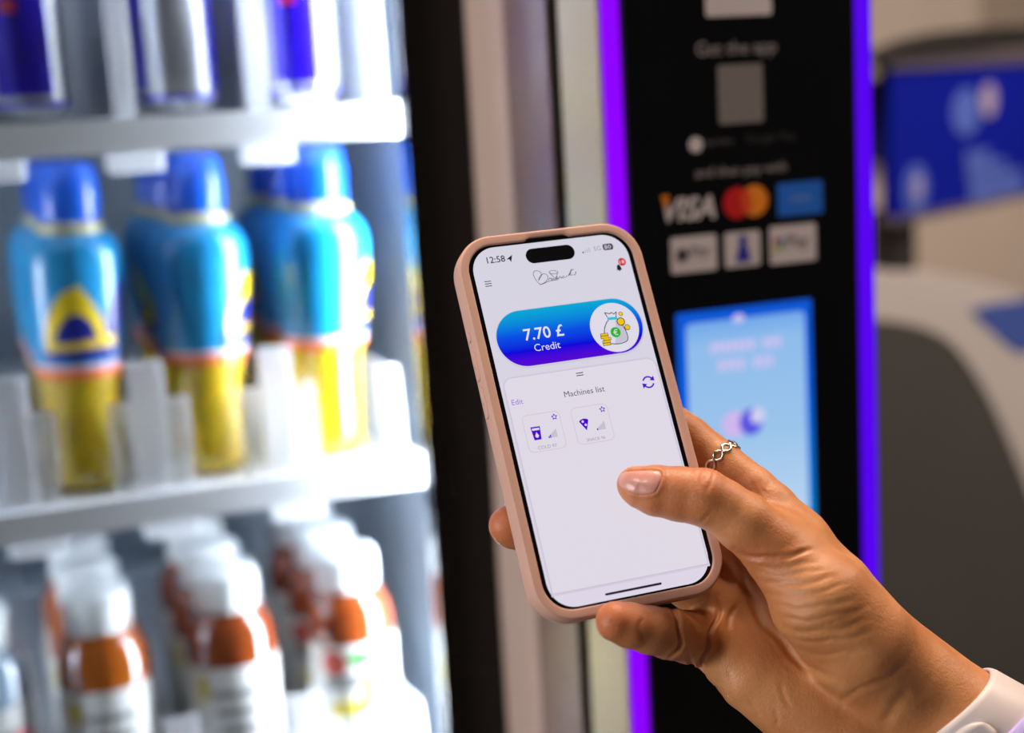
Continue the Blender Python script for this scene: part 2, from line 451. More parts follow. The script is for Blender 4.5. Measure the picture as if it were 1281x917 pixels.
# bottles with white caps on the lower shelf
BODY3 = [(0.022, 0), (0.029, 0.003), (0.0315, 0.012), (0.0315, 0.108), (0.0318, 0.116), (0.0312, 0.126), (0.0288, 0.135), (0.0250, 0.142), (0.0205, 0.147), (0.0185, 0.158)]
def juice_bottle(m_liq, fruit):
    b = empty('juice_bottle')
    lathe('body', BODY3, m_liq, b)
    sl = [(0.0321, z) for z in np.linspace(0.02, 0.110, 8)]
    lab = lathe('label_sleeve', sl, M_label_white, b, cap=False)
    lathe('cap', [(0.0215, 0.146), (0.0222, 0.148), (0.0222, 0.170), (0.0205, 0.1735), (0.0, 0.174)], M_cap_white, b, n=60,
          rfun=lambda r, z, a: r * (1 + (0.012 * math.cos(30 * a) if 0.147 < z < 0.171 else 0)))
    fl = Flat(wrap(sl, 0.0), lab)
    if fruit:
        fl.poly('fruit_print', grid_poly(disc(-0.016, 0.097, 0.010, 16)), 0.0003, M_red)
        fl.poly('leaf_print', grid_poly(disc(0.006, 0.1, 0.012, 16, 0.006)), 0.0005, M_green)
        fl.poly('lemon_print', grid_poly(disc(0.014, 0.078, 0.012, 16, 0.016)), 0.0004, M_lime)
        fl.poly('lettering_print', grid_poly([(-0.024, 0.076), (-0.024, 0.088), (0.004, 0.090), (0.004, 0.078)]), 0.0006, M_greyprint)
        fl.poly('lettering_print', grid_poly([(-0.020, 0.056), (-0.020, 0.068), (0.010, 0.070), (0.010, 0.058)]), 0.0006, M_lime)
    else:
        for k in range(4):
            fl.poly('lettering_print', grid_poly([(-0.018 + 0.002 * k, 0.088 - 0.013 * k), (-0.018 + 0.002 * k, 0.094 - 0.013 * k), (0.016 - 0.002 * k, 0.094 - 0.013 * k), (0.016 - 0.002 * k, 0.088 - 0.013 * k)]), 0.0004, M_greyprint)
        fl.poly('leaf_print', grid_poly(disc(-0.026, 0.095, 0.006, 14, 0.010)), 0.0004, M_lime)
    return b
pj = [juice_bottle(M_tea, False), juice_bottle(M_tea2, False), juice_bottle(M_tea2, True)]
L3 = [on_y(121, 757, YB)[0], on_y(282, 735, YB)[0], on_y(432, 706, YB)[0]]
TXT3 = ['amber white-capped drink bottle with plain white label', 'brown white-capped drink bottle with plain white label', 'brown white-capped drink bottle with green and yellow fruit label']
for li, x in enumerate(L3):
    for row in range(3):
        o = pj[li] if row == 0 else copy_tree(pj[li])
        o.location = (x, YB + 0.066 * row, SHELF_Z[0] + 0.0006)
        o.rotation_euler = (0, 0, math.atan2(-1.0, -x) + math.radians([4, -14, 20][row]))
        tag(o, TXT3[li] + [', front of its lane', ', second in its lane', ', third in its lane'][row], 'bottle', 'white-capped drinks on the lower shelf')
M_water = mat('drink_water', (150, 170, 190), rough=0.1, noise=0.1, nscale=25, coat=0.7)
wb = juice_bottle(M_water, False); wb.name = 'water_bottle'
wb.location = (-0.0065, YB, SHELF_Z[0] + 0.0006); wb.rotation_euler = (0, 0, -1.2)
lab = [c for c in wb.children if c.name.startswith('label')][0]
fl = Flat(wrap([(0.0325, 0.02), (0.0325, 0.11)], 0.0), lab)
fl.poly('blue_print', grid_poly([(-0.03, 0.03), (-0.03, 0.075), (0.03, 0.075), (0.03, 0.03)]), 0.0003, mat('print_sky', (40, 110, 190), rough=0.5, noise=0.05))
fl.poly('pink_print', grid_poly(disc(0.012, 0.082, 0.012, 16)), 0.0006, mat('print_pink', (230, 130, 140), rough=0.5, noise=0.05))
tag(wb, 'pale drink bottle with blue and pink label on the lower shelf', 'bottle')
# slim cans on the upper shelf
def can():
    b = empty('drink_can')
    pr = [(0.0195, 0.0), (0.0215, 0.0015), (0.0222, 0.004), (0.0262, 0.009), (0.0265, 0.012), (0.0265, 0.120), (0.0245, 0.127), (0.0222, 0.131), (0.0226, 0.1335), (0.0205, 0.134), (0.0195, 0.131)]
    w = lathe('can_wall', pr, M_alu, b)
    fl = Flat(wrap(pr, 0.0), w)
    for c in (-math.pi / 2, math.pi / 2):
        s = c * 0.032
        fl.poly('blue_panel', grid_poly([(s - 0.0225, 0.0165), (s - 0.0225, 0.115), (s + 0.0225, 0.115), (s + 0.0225, 0.0165)], 12, 4), 0.0003, M_canblue)
    fl.poly('blue_band', grid_poly([(-0.1, 0.009), (-0.1, 0.0125), (0.1, 0.0125), (0.1, 0.009)], 40, 2), 0.0003, M_canblue)
    fl.poly('blue_panel', grid_poly([(-0.02, 0.085), (-0.02, 0.115), (0.02, 0.115), (0.02, 0.085)], 12, 4), 0.0003, M_canblue)
    fl.poly('red_print', grid_poly([(-0.062, 0.068), (-0.062, 0.076), (-0.050, 0.076), (-0.050, 0.068)], 8, 3), 0.0005, M_canred)
    lathe('lid', [(0.0195, 0.1305), (0.0, 0.1306)], M_alu, b)
    return b
pc = can()
L1 = [on_y(38, 128, YB - 0.005)[0], on_y(222, 118, YB - 0.005)[0], on_y(376, 108, YB - 0.005)[0]]
for li, x in enumerate(L1):
    for row in range(3):
        o = pc if (li == 0 and row == 0) else copy_tree(pc)
        o.location = (x, YB - 0.005 + 0.060 * row, SHELF_Z[2] + 0.0006)
        o.rotation_euler = (0, 0, math.atan2(-1.0, -x) + math.radians([[84, 4, 92], [-80, 100, 10], [70, 10, -95]][row][li]))
        tag(o, 'slim silver and blue drink can, %s %s' % (['front one', 'second one back', 'third one back'][row], LN[li]), 'can', 'slim cans on the upper shelf')

# ------------------------------------------------------------------ payment tower with lit edges
YK = 0.7267
tw = empty('payment_tower', (0.416, 1.1, 0))
tag(tw, 'black payment tower with violet light strips, card logos and a blue touch screen', 'payment kiosk')
def tbox(name, lo, hi, m, parent=tw, bev=0.0):
    o = (0.416, 1.1, 0)
    return box(name, [lo[i] - o[i] for i in range(3)], [hi[i] - o[i] for i in range(3)], m, parent, bev)
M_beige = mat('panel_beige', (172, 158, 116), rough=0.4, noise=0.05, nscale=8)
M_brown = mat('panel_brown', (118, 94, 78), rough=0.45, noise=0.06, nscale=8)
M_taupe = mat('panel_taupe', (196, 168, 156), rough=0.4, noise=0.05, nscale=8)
Z1 = 1.88
def yx(px, py=150): return on_x(px, py, 0.3335)[1]
yb0, yb1, yb2, yb3 = yx(706), yx(690), yx(637), yx(592)
tbox('core', (0.3345, YK + 0.02, 0.0), (0.500, yb0, Z1), M_black_matt)
tbox('core', (0.3525, yb0, 0.0), (0.500, yb1, Z1), M_black_matt)
tbox('core', (0.3345, yb1, 0.0), (0.500, 1.70, Z1), M_black_matt)
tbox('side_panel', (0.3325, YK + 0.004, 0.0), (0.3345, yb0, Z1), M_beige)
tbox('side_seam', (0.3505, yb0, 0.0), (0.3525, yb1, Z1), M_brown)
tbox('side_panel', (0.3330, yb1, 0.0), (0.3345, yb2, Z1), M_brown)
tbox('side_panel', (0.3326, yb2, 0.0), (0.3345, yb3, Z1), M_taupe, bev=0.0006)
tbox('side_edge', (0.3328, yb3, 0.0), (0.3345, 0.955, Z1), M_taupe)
tbox('front_panel', (0.3455, YK, 0.0), (0.4872, YK + 0.02, Z1), M_black, bev=0.001)
tbox('panel_bezel', (0.4872, YK + 0.001, 0.0), (0.4880, YK + 0.02, Z1), M_black_matt)
M_led_l = glow('led_violet', (142, 0, 255), 1.0)
M_led_r = glow('led_indigo', (88, 0, 242), 1.0)
tbox('light_strip', (0.3352, YK + 0.001, 0.0), (0.3440, YK + 0.02, Z1), M_led_l)
tbox('light_strip', (0.4886, YK + 0.001, 0.0), (0.4988, YK + 0.02, Z1), M_led_r)

M_pw = mat('print_white', (205, 190, 188), rough=0.5, noise=0.03)
M_pgrey = mat('print_dim', (96, 90, 92), rough=0.5, noise=0.03)
M_code = mat('plate_grey', (122, 112, 108), rough=0.5, noise=0.08, nscale=300)
M_mcr = mat('print_cardred', (200, 10, 20), rough=0.5, noise=0.03)
M_mco = mat('print_cardorange', (235, 130, 20), rough=0.5, noise=0.03)
M_mcm = mat('print_cardmid', (222, 70, 15), rough=0.5, noise=0.03)
M_amex = mat('print_cardblue', (25, 100, 200), rough=0.5, noise=0.03)
M_amex2 = mat('print_cardblue_light', (130, 160, 215), rough=0.5, noise=0.03)
M_dark = mat('print_dark', (60, 56, 58), rough=0.5, noise=0.03)
M_pblue = mat('print_blue', (30, 40, 150), rough=0.5, noise=0.03)
def kp(px, py):
    p = on_y(px, py, YK); return p[0], p[2]
kf = Flat(lambda u, v, l: (u - 0.416, YK - l - 1.1, v), tw)
def krect(name, x0, y0, x1, y1, m, lift=0.0003, r=0.0015):
    """rectangle spanned by two picture corners on the panel"""
    (a, b), (c, d) = kp(x0, y0), kp(x1, y1)
    return kf.poly(name, rrect((a + c) / 2, (b + d) / 2, abs(c - a), abs(b - d), r), lift, m)
def ktext(name, s, cx, cy, wpx, m, **k):
    a, b = kp(cx, cy); w = kp(cx + wpx / 2, cy)[0] - kp(cx - wpx / 2, cy)[0]
    return kf.text(name, s, a, b, w, 0.0005, m, **k)
krect('card_sticker', 881, -26, 965, 18, M_pw)
M_pmid = mat('print_mid', (150, 138, 138), rough=0.5, noise=0.03)
ktext('lettering', 'Get the app', 921, 62, 100, M_pmid)
krect('code_plate', 897, 82, 955, 152, M_code)
(a, b) = kp(870, 181); kf.poly('store_badge', disc(a, b, 0.0042), 0.0003, M_pw)
ktext('lettering', 'App Store', 898, 178, 36, M_pgrey)
ktext('lettering', 'Google Play', 964, 173, 62, mat('print_dimmer', (48, 46, 48), rough=0.5, noise=0.03))
ktext('lettering', 'and then pay with', 927, 214, 114, M_pmid)
ktext('card_lettering', 'VISA', 862, 261, 66, M_pw, bold=0.03, shear=0.25)
(a, b) = kp(831, 254); kf.poly('card_mark', [(a - 0.002, b + 0.004), (a + 0.0002, b - 0.004), (a + 0.0028, b + 0.004)], 0.0008, M_mco)
(a, b) = kp(922, 254); (c, d) = kp(943, 251)
rr = 0.0086; kf.poly('card_mark', disc(a, b, rr), 0.0003, M_mcr); kf.poly('card_mark', disc(c, d, rr), 0.0005, M_mco)
mid = (a + c) / 2; hw = rr - (c - a) / 2; hh = math.sqrt(rr * rr - ((c - a) / 2) ** 2)
kf.poly('card_mark', disc(mid, (b + d) / 2, hw, 20, hh), 0.0007, M_mcm)
krect('card_mark', 972, 230, 1029, 266, M_amex, r=0.001)
ktext('card_lettering', 'AMEX', 1001, 248, 26, M_amex2)
for (x0, y0, x1, y1) in ((838, 298, 897, 337), (906, 292, 951, 331), (962, 284, 1021, 325)):
    krect('card_sticker', x0, y0, x1, y1, M_pw)
(a, b) = kp(853, 319); kf.poly('card_mark', disc(a, b, 0.0036), 0.0006, M_dark)
ktext('card_lettering', 'Pay', 875, 315, 22, M_pgrey)
(a, b) = kp(929, 310)
kf.poly('card_mark', disc(a, b + 0.0045, 0.0026), 0.0006, M_pblue)
kf.poly('card_mark', [(a - 0.0048, b - 0.0075), (a + 0.0048, b - 0.0075), (a + 0.0022, b + 0.002), (a - 0.0022, b + 0.002)], 0.0006, M_pblue)
for (px, py, mm) in ((971, 301, M_mcr), (976, 308, M_green), (970, 311, M_lime), (977, 301, M_amex)):
    (a, b) = kp(px, py); kf.poly('card_mark', disc(a, b, 0.0016, 12), 0.0006, mm)
ktext('card_lettering', 'Pay', 998, 303, 26, M_pgrey)
# touch screen
(sx0, sz1), (sx1, _), (_, sz0) = kp(846, 393), kp(1014, 375), kp(1020, 648)
sx0 -= 0.0002
scr = tbox('touch_screen', (sx0, YK - 0.0012, sz0), (sx1, YK + 0.002, sz1), glow_ramp('screen_blue', [(0, (0, 140, 225)), (0.6, (0, 100, 235)), (1, (10, 90, 220))], 2, sz0, sz1, 0.9), bev=0.0008)
sf = Flat(lambda u, v, l: (u - 0.416, YK - 0.0012 - l - 1.1, v), scr)
w, h = sx1 - sx0, sz1 - sz0; cxs, czs = (sx0 + sx1) / 2, (sz0 + sz1) / 2
sf.poly('screen_picture', rrect(cxs, czs - 0.001, w - 0.010, h - 0.010, 0.003), 0.0002,
        glow_ramp('screen_sky', [(0, (190, 218, 246)), (0.45, (158, 200, 240)), (0.85, (146, 192, 240)), (1, (96, 158, 236))], 2, sz0, sz1, 0.95))
M_spink = glow('screen_pink', (196, 192, 238), 1.0)
def glyphs(name, px0, py, px1, n, hpx, m):
    out = []
    for k in range(n):
        if k == n - 4 and n > 7: continue
        x = px0 + (px1 - px0) * (k + 0.5) / n; y = py - 0.108 * (x - px0)
        a, b = kp(x, y); s = abs(kp(x, y + hpx)[1] - b) / 2
        out.append(rrect(a, b, (px1 - px0) / n * 0.00038, 2 * s, 0.0005, 2))
        out.append(rrect(a + 0.0005, b + s * 0.3, (px1 - px0) / n * 0.00040, s * 0.7, 0.0003, 2))
    sf.poly(name, out, 0.0004, m)
glyphs('headline', 886, 436, 976, 11, 15, M_spink)
glyphs('headline', 895, 458, 966, 8, 15, M_spink)
(a, b) = kp(922, 398); sf.poly('screen_mark', disc(a, b, 0.004, 16, 0.0025), 0.0004, M_spink)
(a, b) = kp(918, 530); sf.poly('screen_mark', disc(a, b, 0.0085, 20, 0.0075), 0.0004, glow('screen_rose', (206, 182, 236), 1.0))
(a, b) = kp(938, 527); sf.poly('screen_mark', disc(a, b, 0.0075, 20, 0.0078), 0.0005, glow('screen_violet', (90, 88, 224), 1.0))
(a, b) = kp(946, 519); sf.poly('screen_mark', disc(a, b, 0.0048, 16), 0.0006, glow('screen_white', (206, 206, 240), 1.0))

# ------------------------------------------------------------------ grey dispenser, notice board and shelf unit behind
M_gdark = mat('cabinet_dark', (72, 70, 68), rough=0.5, noise=0.05, nscale=6, bump=0.1, bscale=80)
M_gpale = mat('cabinet_pale', (190, 182, 180), rough=0.45, noise=0.03, nscale=6)
gd = empty('coffee_dispenser', (0.75, 1.35, 0))
tag(gd, 'dark grey dispenser cabinet with a pale rounded top beside the payment tower', 'dispenser')
YD = 1.30
def dp(px, py): p = on_y(px, py, YD); return p[0] - 0.75, p[2]
# pale body: rounded top outline, dark arched front panel set proud
arch_in = [dp(1060, 402), dp(1110, 402), dp(1150, 408), dp(1185, 425), dp(1212, 455), dp(1238, 498), dp(1262, 550), dp(1290, 620), dp(1316, 700), dp(1335, 800), dp(1345, 920)]
arch_in = spline(arch_in, 4)
arch_out = [dp(1060, 345), dp(1110, 343), dp(1180, 345), dp(1240, 352), dp(1300, 372), dp(1350, 400), dp(1396, 450), dp(1420, 520), dp(1440, 620), dp(1450, 760), dp(1455, 920)]
arch_out = spline(arch_out, 4)
def prism(name, outline, y0, y1, m, parent):
    n = len(outline)
    v = [(x, y0, z) for x, z in outline] + [(x, y1, z) for x, z in outline]
    f = [tuple(range(n)), tuple(range(2 * n - 1, n - 1, -1))] + [(k, k + n, (k + 1) % n + n, (k + 1) % n) for k in range(n)]
    return pydata(name, v, f, m, parent)
prism('body', [(arch_out[0][0], 0.0)] + arch_out + [(arch_out[-1][0], 0.0)], YD + 0.03 - 1.35, YD + 0.45 - 1.35, M_gpale, gd)
prism('front_panel', [(arch_in[0][0], 0.02)] + arch_in + [(arch_in[-1][0], 0.02)], YD - 1.35, YD + 0.032 - 1.35, M_gdark, gd)
gfl = Flat(lambda u, v, l: (u, YD + 0.03 - 1.35 - l, v), gd)
gfl.poly('blue_decal', [dp(1234, 392), dp(1262, 384), dp(1340, 372), dp(1356, 420), dp(1300, 448), dp(1281, 436)], 0.001, mat('decal_blue', (62, 84, 160), rough=0.5, noise=0.05))

# free-standing blue notice board, turned away, on a dark post
SB = empty('notice_board'); tag(SB, 'blue printed notice board with a dark rounded top above the dispenser', 'sign')
sb_ang = math.radians(27)
SB.location = tuple(at_z(1110, 180, 1.55)); SB.rotation_euler = (0, 0, sb_ang)
sbw = Matrix.Translation(SB.location) @ Matrix.Rotation(sb_ang, 4, 'Z')
sbi = sbw.inverted()
def sp(px, py):
    """picture point on the board's front plane, in the board's frame"""
    o = sbi @ Vector(CAM); d = sbi.to_3x3() @ Vector(ray(px, py)); q = o + d * (-o.y / d.y); return q.x, q.z
def sprism(name, pts, y0, y1, m): return prism(name, pts, y0, y1, m, SB)
x0, zt = sp(1114, 84); _, zb = sp(1120, 274); x1, _ = sp(1330, 60)
M_sign = mat('sign_blue', (4, 22, 150), rough=0.6, noise=0.08, nscale=6, spec=0.15)
M_signl = mat('sign_light', (84, 106, 196), rough=0.4, noise=0.1, nscale=10)
M_signw = mat('sign_white', (176, 160, 190), rough=0.4, noise=0.05, nscale=10)
M_frame = mat('sign_frame', (90, 80, 96), rough=0.5, noise=0.05)
M_darkr = mat('rail_dark', (34, 29, 27), rough=0.6, noise=0.1, nscale=10)
sprism('board', rrect((x0 + x1) / 2, (zt + zb) / 2, x1 - x0, zt - zb, 0.01), 0.0, 0.012, M_sign)
sprism('frame_bar', rrect((x0 + x1) / 2, zt + 0.004, x1 - x0 + 0.01, 0.014, 0.003), -0.003, 0.014, M_frame)
sprism('frame_bar', rrect((x0 + x1) / 2, zb - 0.002, x1 - x0 + 0.01, 0.008, 0.002), -0.003, 0.014, M_frame)
top = spline([sp(1096, 72), sp(1112, 62), sp(1150, 46), sp(1210, 36), sp(1281, 32), sp(1340, 32)], 5) + [sp(1340, 56), sp(1281, 60), sp(1200, 68), sp(1096, 80)]
sprism('top_rail', top, -0.004, 0.02, M_darkr)
(a, b), (c, d) = sp(1132, 264), sp(1160, 264)
PZ = on_y(1145, 344, YD + 0.03)[2] - SB.location.z
sprism('post', [(a, PZ), (c, PZ), (c, b), (a, b)], 0.014, 0.04, M_darkr)
sgf = Flat(lambda u, v, l: (u, -l, v), SB)
a, b = sp(1234, 125); sgf.poly('round_print', disc(a, b, 0.019), 0.003, M_signw)
a, b = sp(1208, 140); sgf.poly('swirl_print', disc(a, b, 0.034, 24, 0.026), 0.001, M_signl)
a, b = sp(1145, 236); sgf.poly('round_print', disc(a, b, 0.026), 0.001, M_signl)
a, b = sp(1145, 234); sgf.poly('round_print', disc(a, b, 0.008, 16, 0.014), 0.003, M_signw)
for (px0, py0, px1, py1, mm) in ((1206, 190, 1236, 200, M_signl), (1208, 205, 1256, 219, M_signl), (1212, 222, 1278, 243, M_signl)):
    (a, b), (c, d) = sp(px0, py0), sp(px1, py1)
    sgf.poly('panel_print', rrect((a + c) / 2, (b + d) / 2, c - a, abs(b - d), 0.004), 0.002, mm)

# pale cupboard and wall trim far behind
cb = empty('wall_cupboard', (1.5, 2.6, 0)); tag(cb, 'pale beige cupboard unit standing against the wall behind the notice board', 'cupboard')
M_cup = mat('cupboard_beige', (214, 196, 182), rough=0.6, noise=0.04, nscale=5)
box('body', (-0.55, -0.2, 0.0), (0.55, 0.38, 1.30), M_cup, cb, 0.01)
box('door', (-0.54, -0.22, 0.05), (-0.005, -0.2, 1.28), M_cup, cb, 0.004)
box('door', (0.005, -0.22, 0.05), (0.54, -0.2, 1.28), M_cup, cb, 0.004)
box('upper_body', (-0.40, 0.0, 1.50), (0.55, 0.38, 2.1), M_cup, cb, 0.01)
box('back_board', (-0.55, 0.34, 1.30), (0.55, 0.38, 1.5), M_darkr, cb)

# ------------------------------------------------------------------ smartphone in its case
# pose of the display plane in the camera frame (mm): centre, right, up, normal towards the viewer
PT = np.array([29.351, 17.441, 569.118])
PR1 = np.array([0.936, -0.134, 0.325]); PR2 = np.array([-0.223, -0.941, 0.255])
PR1 /= np.linalg.norm(PR1); PR2 -= PR1 * (PR1 @ PR2); PR2 /= np.linalg.norm(PR2); PN = np.cross(PR1, PR2)
def W(c):
    """camera-frame millimetres -> world metres"""
    c = np.asarray(c, float); return CAM + (c[..., 0:1] * XI + c[..., 1:2] * YI + c[..., 2:3] * ZI) / 1000.0
def cpx(px, py, Z): return np.array([(px - CX) * Z / F, (py - CY) * Z / F, Z])
def cph(a, b, o): return PT + a * PR1 + b * PR2 + o * PN
def on_phone(px, py, off=0.0):
    """picture point -> point of the plane lying off mm in front of the display (camera mm)"""
    d = np.array([(px - CX) / F, (py - CY) / F, 1.0]); return d * ((PN @ (PT + off * PN)) / (PN @ d))
def ph2(px, py):
    q = on_phone(px, py) - PT; return q @ PR1, q @ PR2
def cdir(v): return v[0] * XI + v[1] * YI + v[2] * ZI

phone = empty('smartphone')
tag(phone, 'smartphone in a dusty pink case held in the hand, showing a credit app', 'phone')
ex, ey, ez = cdir(PR1), cdir(PR2), cdir(PN); oo = W(PT)
phone.matrix_world = Matrix([[ex[i], ey[i], ez[i], oo[i]] for i in range(3)] + [[0, 0, 0, 1]])

M_case = mat('case_pink', (204, 158, 141), rough=0.62, noise=0.03, nscale=60, bump=0.05, bscale=3000, spec=0.3)
M_body = mat('phone_black', (6, 6, 9), rough=0.12, noise=0.1, nscale=50, spec=0.4)
def path(hx, hy, R, ins, nc=14, ns=40):
    """rounded rectangle with evenly split sides; returns points and a flag for the top side"""
    r = max(R - ins, 0.5); x, y = hx - ins, hy - ins; pts = []
    def seg(p, q, n): return [(p[0] + (q[0] - p[0]) * k / n, p[1] + (q[1] - p[1]) * k / n) for k in range(n)]
    def arc(cx, cy, a0):
        return [(cx + r * math.cos(math.radians(a0 + 90 * k / nc)), cy + r * math.sin(math.radians(a0 + 90 * k / nc))) for k in range(nc)]
    pts += seg((x, -y + r), (x, y - r), ns) + arc(x - r, y - r, 0)
    pts += seg((x - r, y), (-x + r, y), ns) + arc(-x + r, y - r, 90)
    pts += seg((-x, y - r), (-x, -y + r), ns) + arc(-x + r, -y + r, 180)
    pts += seg((-x + r, -y), (x - r, -y), ns) + arc(x - r, -y + r, 270)
    return pts
HX, HY, RC = 38.4, 75.4, 15.0
prof = [(4.1, -9.0), (4.1, -0.6), (4.05, 0.35), (3.95, 0.7), (3.7, 0.88), (3.3, 0.93), (1.3, 0.98), (0.85, 0.95), (0.66, 0.86), (0.58, 0.70), (0.54, 0.30), (0.36, 0.04), (0.10, -0.10), (0.0, -0.6), (0.0, -1.2), (0, -3), (0.0, -6.0), (0.15, -8), (0.6, -9.6), (1.4, -10.5), (2.8, -10.9), (8, -11.0)]
V, Fc = [], []
for (ins, z) in prof:
    for (x, y) in path(HX, HY, RC, ins):
        if y > 60 and ins > 2.5 and z > -2:                      # speaker notch in the upper lip
            t = min(1.0, max(0.0, (9.0 - abs(x)) / 1.2)); y += 1.1 * t * min(1, (ins - 2.5) / 1.0); z2 = z - 0.25 * t
        else: z2 = z
        V.append((x / 1000, y / 1000, z2 / 1000))
n = len(V) // len(prof)
for i in range(len(prof) - 1):
    for k in range(n):
        k2 = (k + 1) % n; Fc.append((i * n + k, (i + 1) * n + k, (i + 1) * n + k2, i * n + k2))
Fc.append(tuple((len(prof) - 1) * n + k for k in range(n - 1, -1, -1)))
Fc = [tuple(reversed(f)) for f in Fc]
case = pydata('case', V, Fc, M_case, phone, True)
def side_bump(name, b0, b1, zc, hw, hgt):
    """pill-shaped button cover standing proud of the case's left side"""
    rings = []
    for (s, h) in ((1.0, 0.0), (0.98, 0.55), (0.86, 0.9), (0.6, 1.0)):
        ring = rrect(0, 0, (b1 - b0) * (1 - (1 - s) * 0.25), 2 * hw * s, hw * s, 6)
        rings.append([(-(HX - 0.25 + hgt * h) / 1000, ((b0 + b1) / 2 + u) / 1000, (zc + v) / 1000) for u, v in ring])
    m = len(rings[0]); v = [p for r_ in rings for p in r_]
    f = [(i * m + k, i * m + (k + 1) % m, (i + 1) * m + (k + 1) % m, (i + 1) * m + k) for i in range(len(rings) - 1) for k in range(m)]
    f.append(tuple((len(rings) - 1) * m + k for k in range(m)))
    return pydata(name, v, f, M_case, case, True)
side_bump('action_button', 35.0, 39.2, -4.6, 2.0, 0.75)
side_bump('volume_button', 19.4, 31.6, -4.6, 2.3, 0.75)
side_bump('volume_button', 4.6, 17.2, -4.6, 2.3, 0.75)
side_bump('volume_mark', 24.9, 26.1, -4.6, 0.5, 1.15)
side_bump('volume_mark', 10.3, 11.5, -4.6, 0.5, 1.15)

# body slab with black glass front
V, Fc = [], []
bp = [(0.6, -8.5), (0.0, -7.5), (0.0, -1.2), (0.35, -0.25), (0.9, 0.0)]
for (ins, z) in bp:
    V += [(x / 1000, y / 1000, z / 1000) for x, y in path(35.6, 73.4, 12.6, ins, 10, 4)]
n = len(V) // len(bp)
Fc = [(i * n + k, i * n + (k + 1) % n, (i + 1) * n + (k + 1) % n, (i + 1) * n + k) for i in range(len(bp) - 1) for k in range(n)]
Fc += [tuple((len(bp) - 1) * n + k for k in range(n)), tuple(range(n - 1, -1, -1))]
pydata('front_glass', V, Fc, M_body, phone)

G = lambda nm, rgb, s=1.0: glow('display_' + nm, rgb, s)
pf0 = Flat(lambda u, v, l: (u / 1000, v / 1000, l / 1000), phone)
display = pf0.poly('display', path(32.55, 70.55, 10.2, 0, 12, 1), 0.06, glow_ramp('display_page', [(0, (222, 214, 230)), (0.5, (216, 211, 226)), (1, (214, 211, 225))], 1, -0.07, 0.07))
pf = Flat(lambda u, v, l: (u / 1000, v / 1000, (0.06 + l) / 1000), display)
C_ink = G('ink', (30, 26, 40)); C_viol = G('violet', (76, 0, 205)); C_lav = G('lavender', (150, 120, 215)); C_grey = G('grey', (190, 184, 196))
C_panel = G('panel', (223, 217, 229)); C_sh = G('shade', (201, 194, 212)); C_white = G('white', (228, 224, 240)); C_text = G('text', (90, 80, 100))
C_line = G('line', (206, 190, 204))
island = pf.poly('camera_island', rrect(0.1, 65.1, 20.4, 6.1, 3.05, 10), 0.05, mat('island_black', (5, 5, 10), rough=0.15, noise=0.1))
pf.text('clock', '12:58', -22.4, 65.5, 7.4, 0.05, C_ink, bold=0.006)
pf.poly('location_arrow', [(-18.1, 65.0), (-15.5, 66.6), (-16.5, 63.6), (-17.0, 64.9)], 0.05, C_ink)
for k in range(4):
    pf.poly('signal_bar', rrect(13.7 + 0.95 * k, 64.1 + 0.25 * k, 0.55, 0.6 + 0.5 * k, 0.15, 3), 0.05, C_ink if k == 0 else C_grey)
pf.text('network_text', '5G', 20.0, 65.1, 2.9, 0.05, G('midgrey', (150, 144, 158)))
pf.poly('battery', rrect(24.6, 65.25, 4.3, 2.6, 0.8, 5), 0.05, C_ink)
pf.poly('battery', rrect(27.1, 65.25, 0.45, 0.9, 0.2, 3), 0.05, C_grey)
pf.text('battery_text', '80', 24.5, 65.25, 2.9, 0.09, C_white, h=1.7)
for k in range(3):
    pf.poly('menu_bar', rrect(-27.7, 57.0 - 0.95 * k, 2.7, 0.32, 0.1, 3), 0.05, G('plum', (84, 50, 84)))
# notification bell with its count
bell = [(-1.15, -1.0), (-0.95, -0.6), (-0.75, 0.6), (-0.35, 1.15), (0, 1.3), (0.35, 1.15), (0.75, 0.6), (0.95, -0.6), (1.15, -1.0)]
pf.poly('bell', [[(27.0 + x, 56.1 + y) for x, y in bell], disc(27.0, 54.9, 0.32, 10)], 0.05, C_ink)
pf.poly('badge', disc(28.9, 58.3, 1.65), 0.07, G('red', (205, 32, 38)))
pf.text('badge_text', '18', 28.85, 58.3, 2.0, 0.10, C_white, h=1.5)
# script logo, traced as pen strokes (zoomed picture points -> display)
def zp(pts, k=7.644, ox=580, oy=280): return [ph2(ox + x / k, oy + y / k) for x, y in pts]
pen = [[(735, 583), (705, 555), (680, 520), (666, 488), (670, 462), (690, 450), (718, 454), (738, 470), (742, 494), (730, 520), (716, 543)],
       [(716, 543), (722, 520), (738, 495), (762, 480), (788, 484), (804, 506), (800, 535), (780, 558), (752, 574), (730, 583)],
       [(728, 584), (765, 572), (800, 556), (850, 543), (900, 536)],
       [(862, 512), (838, 488), (818, 468), (826, 453), (855, 448), (886, 452), (900, 465), (880, 476), (846, 480), (826, 472)],
       [(812, 545), (820, 520), (830, 524), (836, 518)], [(846, 522), (836, 532), (842, 540), (854, 530), (846, 522)],
       [(880, 512), (862, 522), (864, 534), (880, 526), (898, 468)], [(884, 530), (896, 518), (892, 508), (884, 520), (894, 530), (908, 520)],
       [(908, 528), (914, 508), (926, 508)], [(930, 508), (930, 520), (940, 516)], [(960, 500), (944, 506), (946, 518), (964, 512)],
       [(970, 512), (990, 498)], [(1000, 500), (1016, 462), (1034, 432), (1024, 462), (1006, 496)], [(1008, 488), (1026, 474)], [(1010, 486), (1030, 492), (1040, 486)],
       [(1048, 432), (1044, 446)], [(1078, 458), (1066, 466), (1072, 478), (1062, 490), (1050, 486)]]
pf.poly('logo_script', strokes([spline(zp(s), 5) for s in pen], 0.20), 0.05, G('pen', (70, 66, 92)))
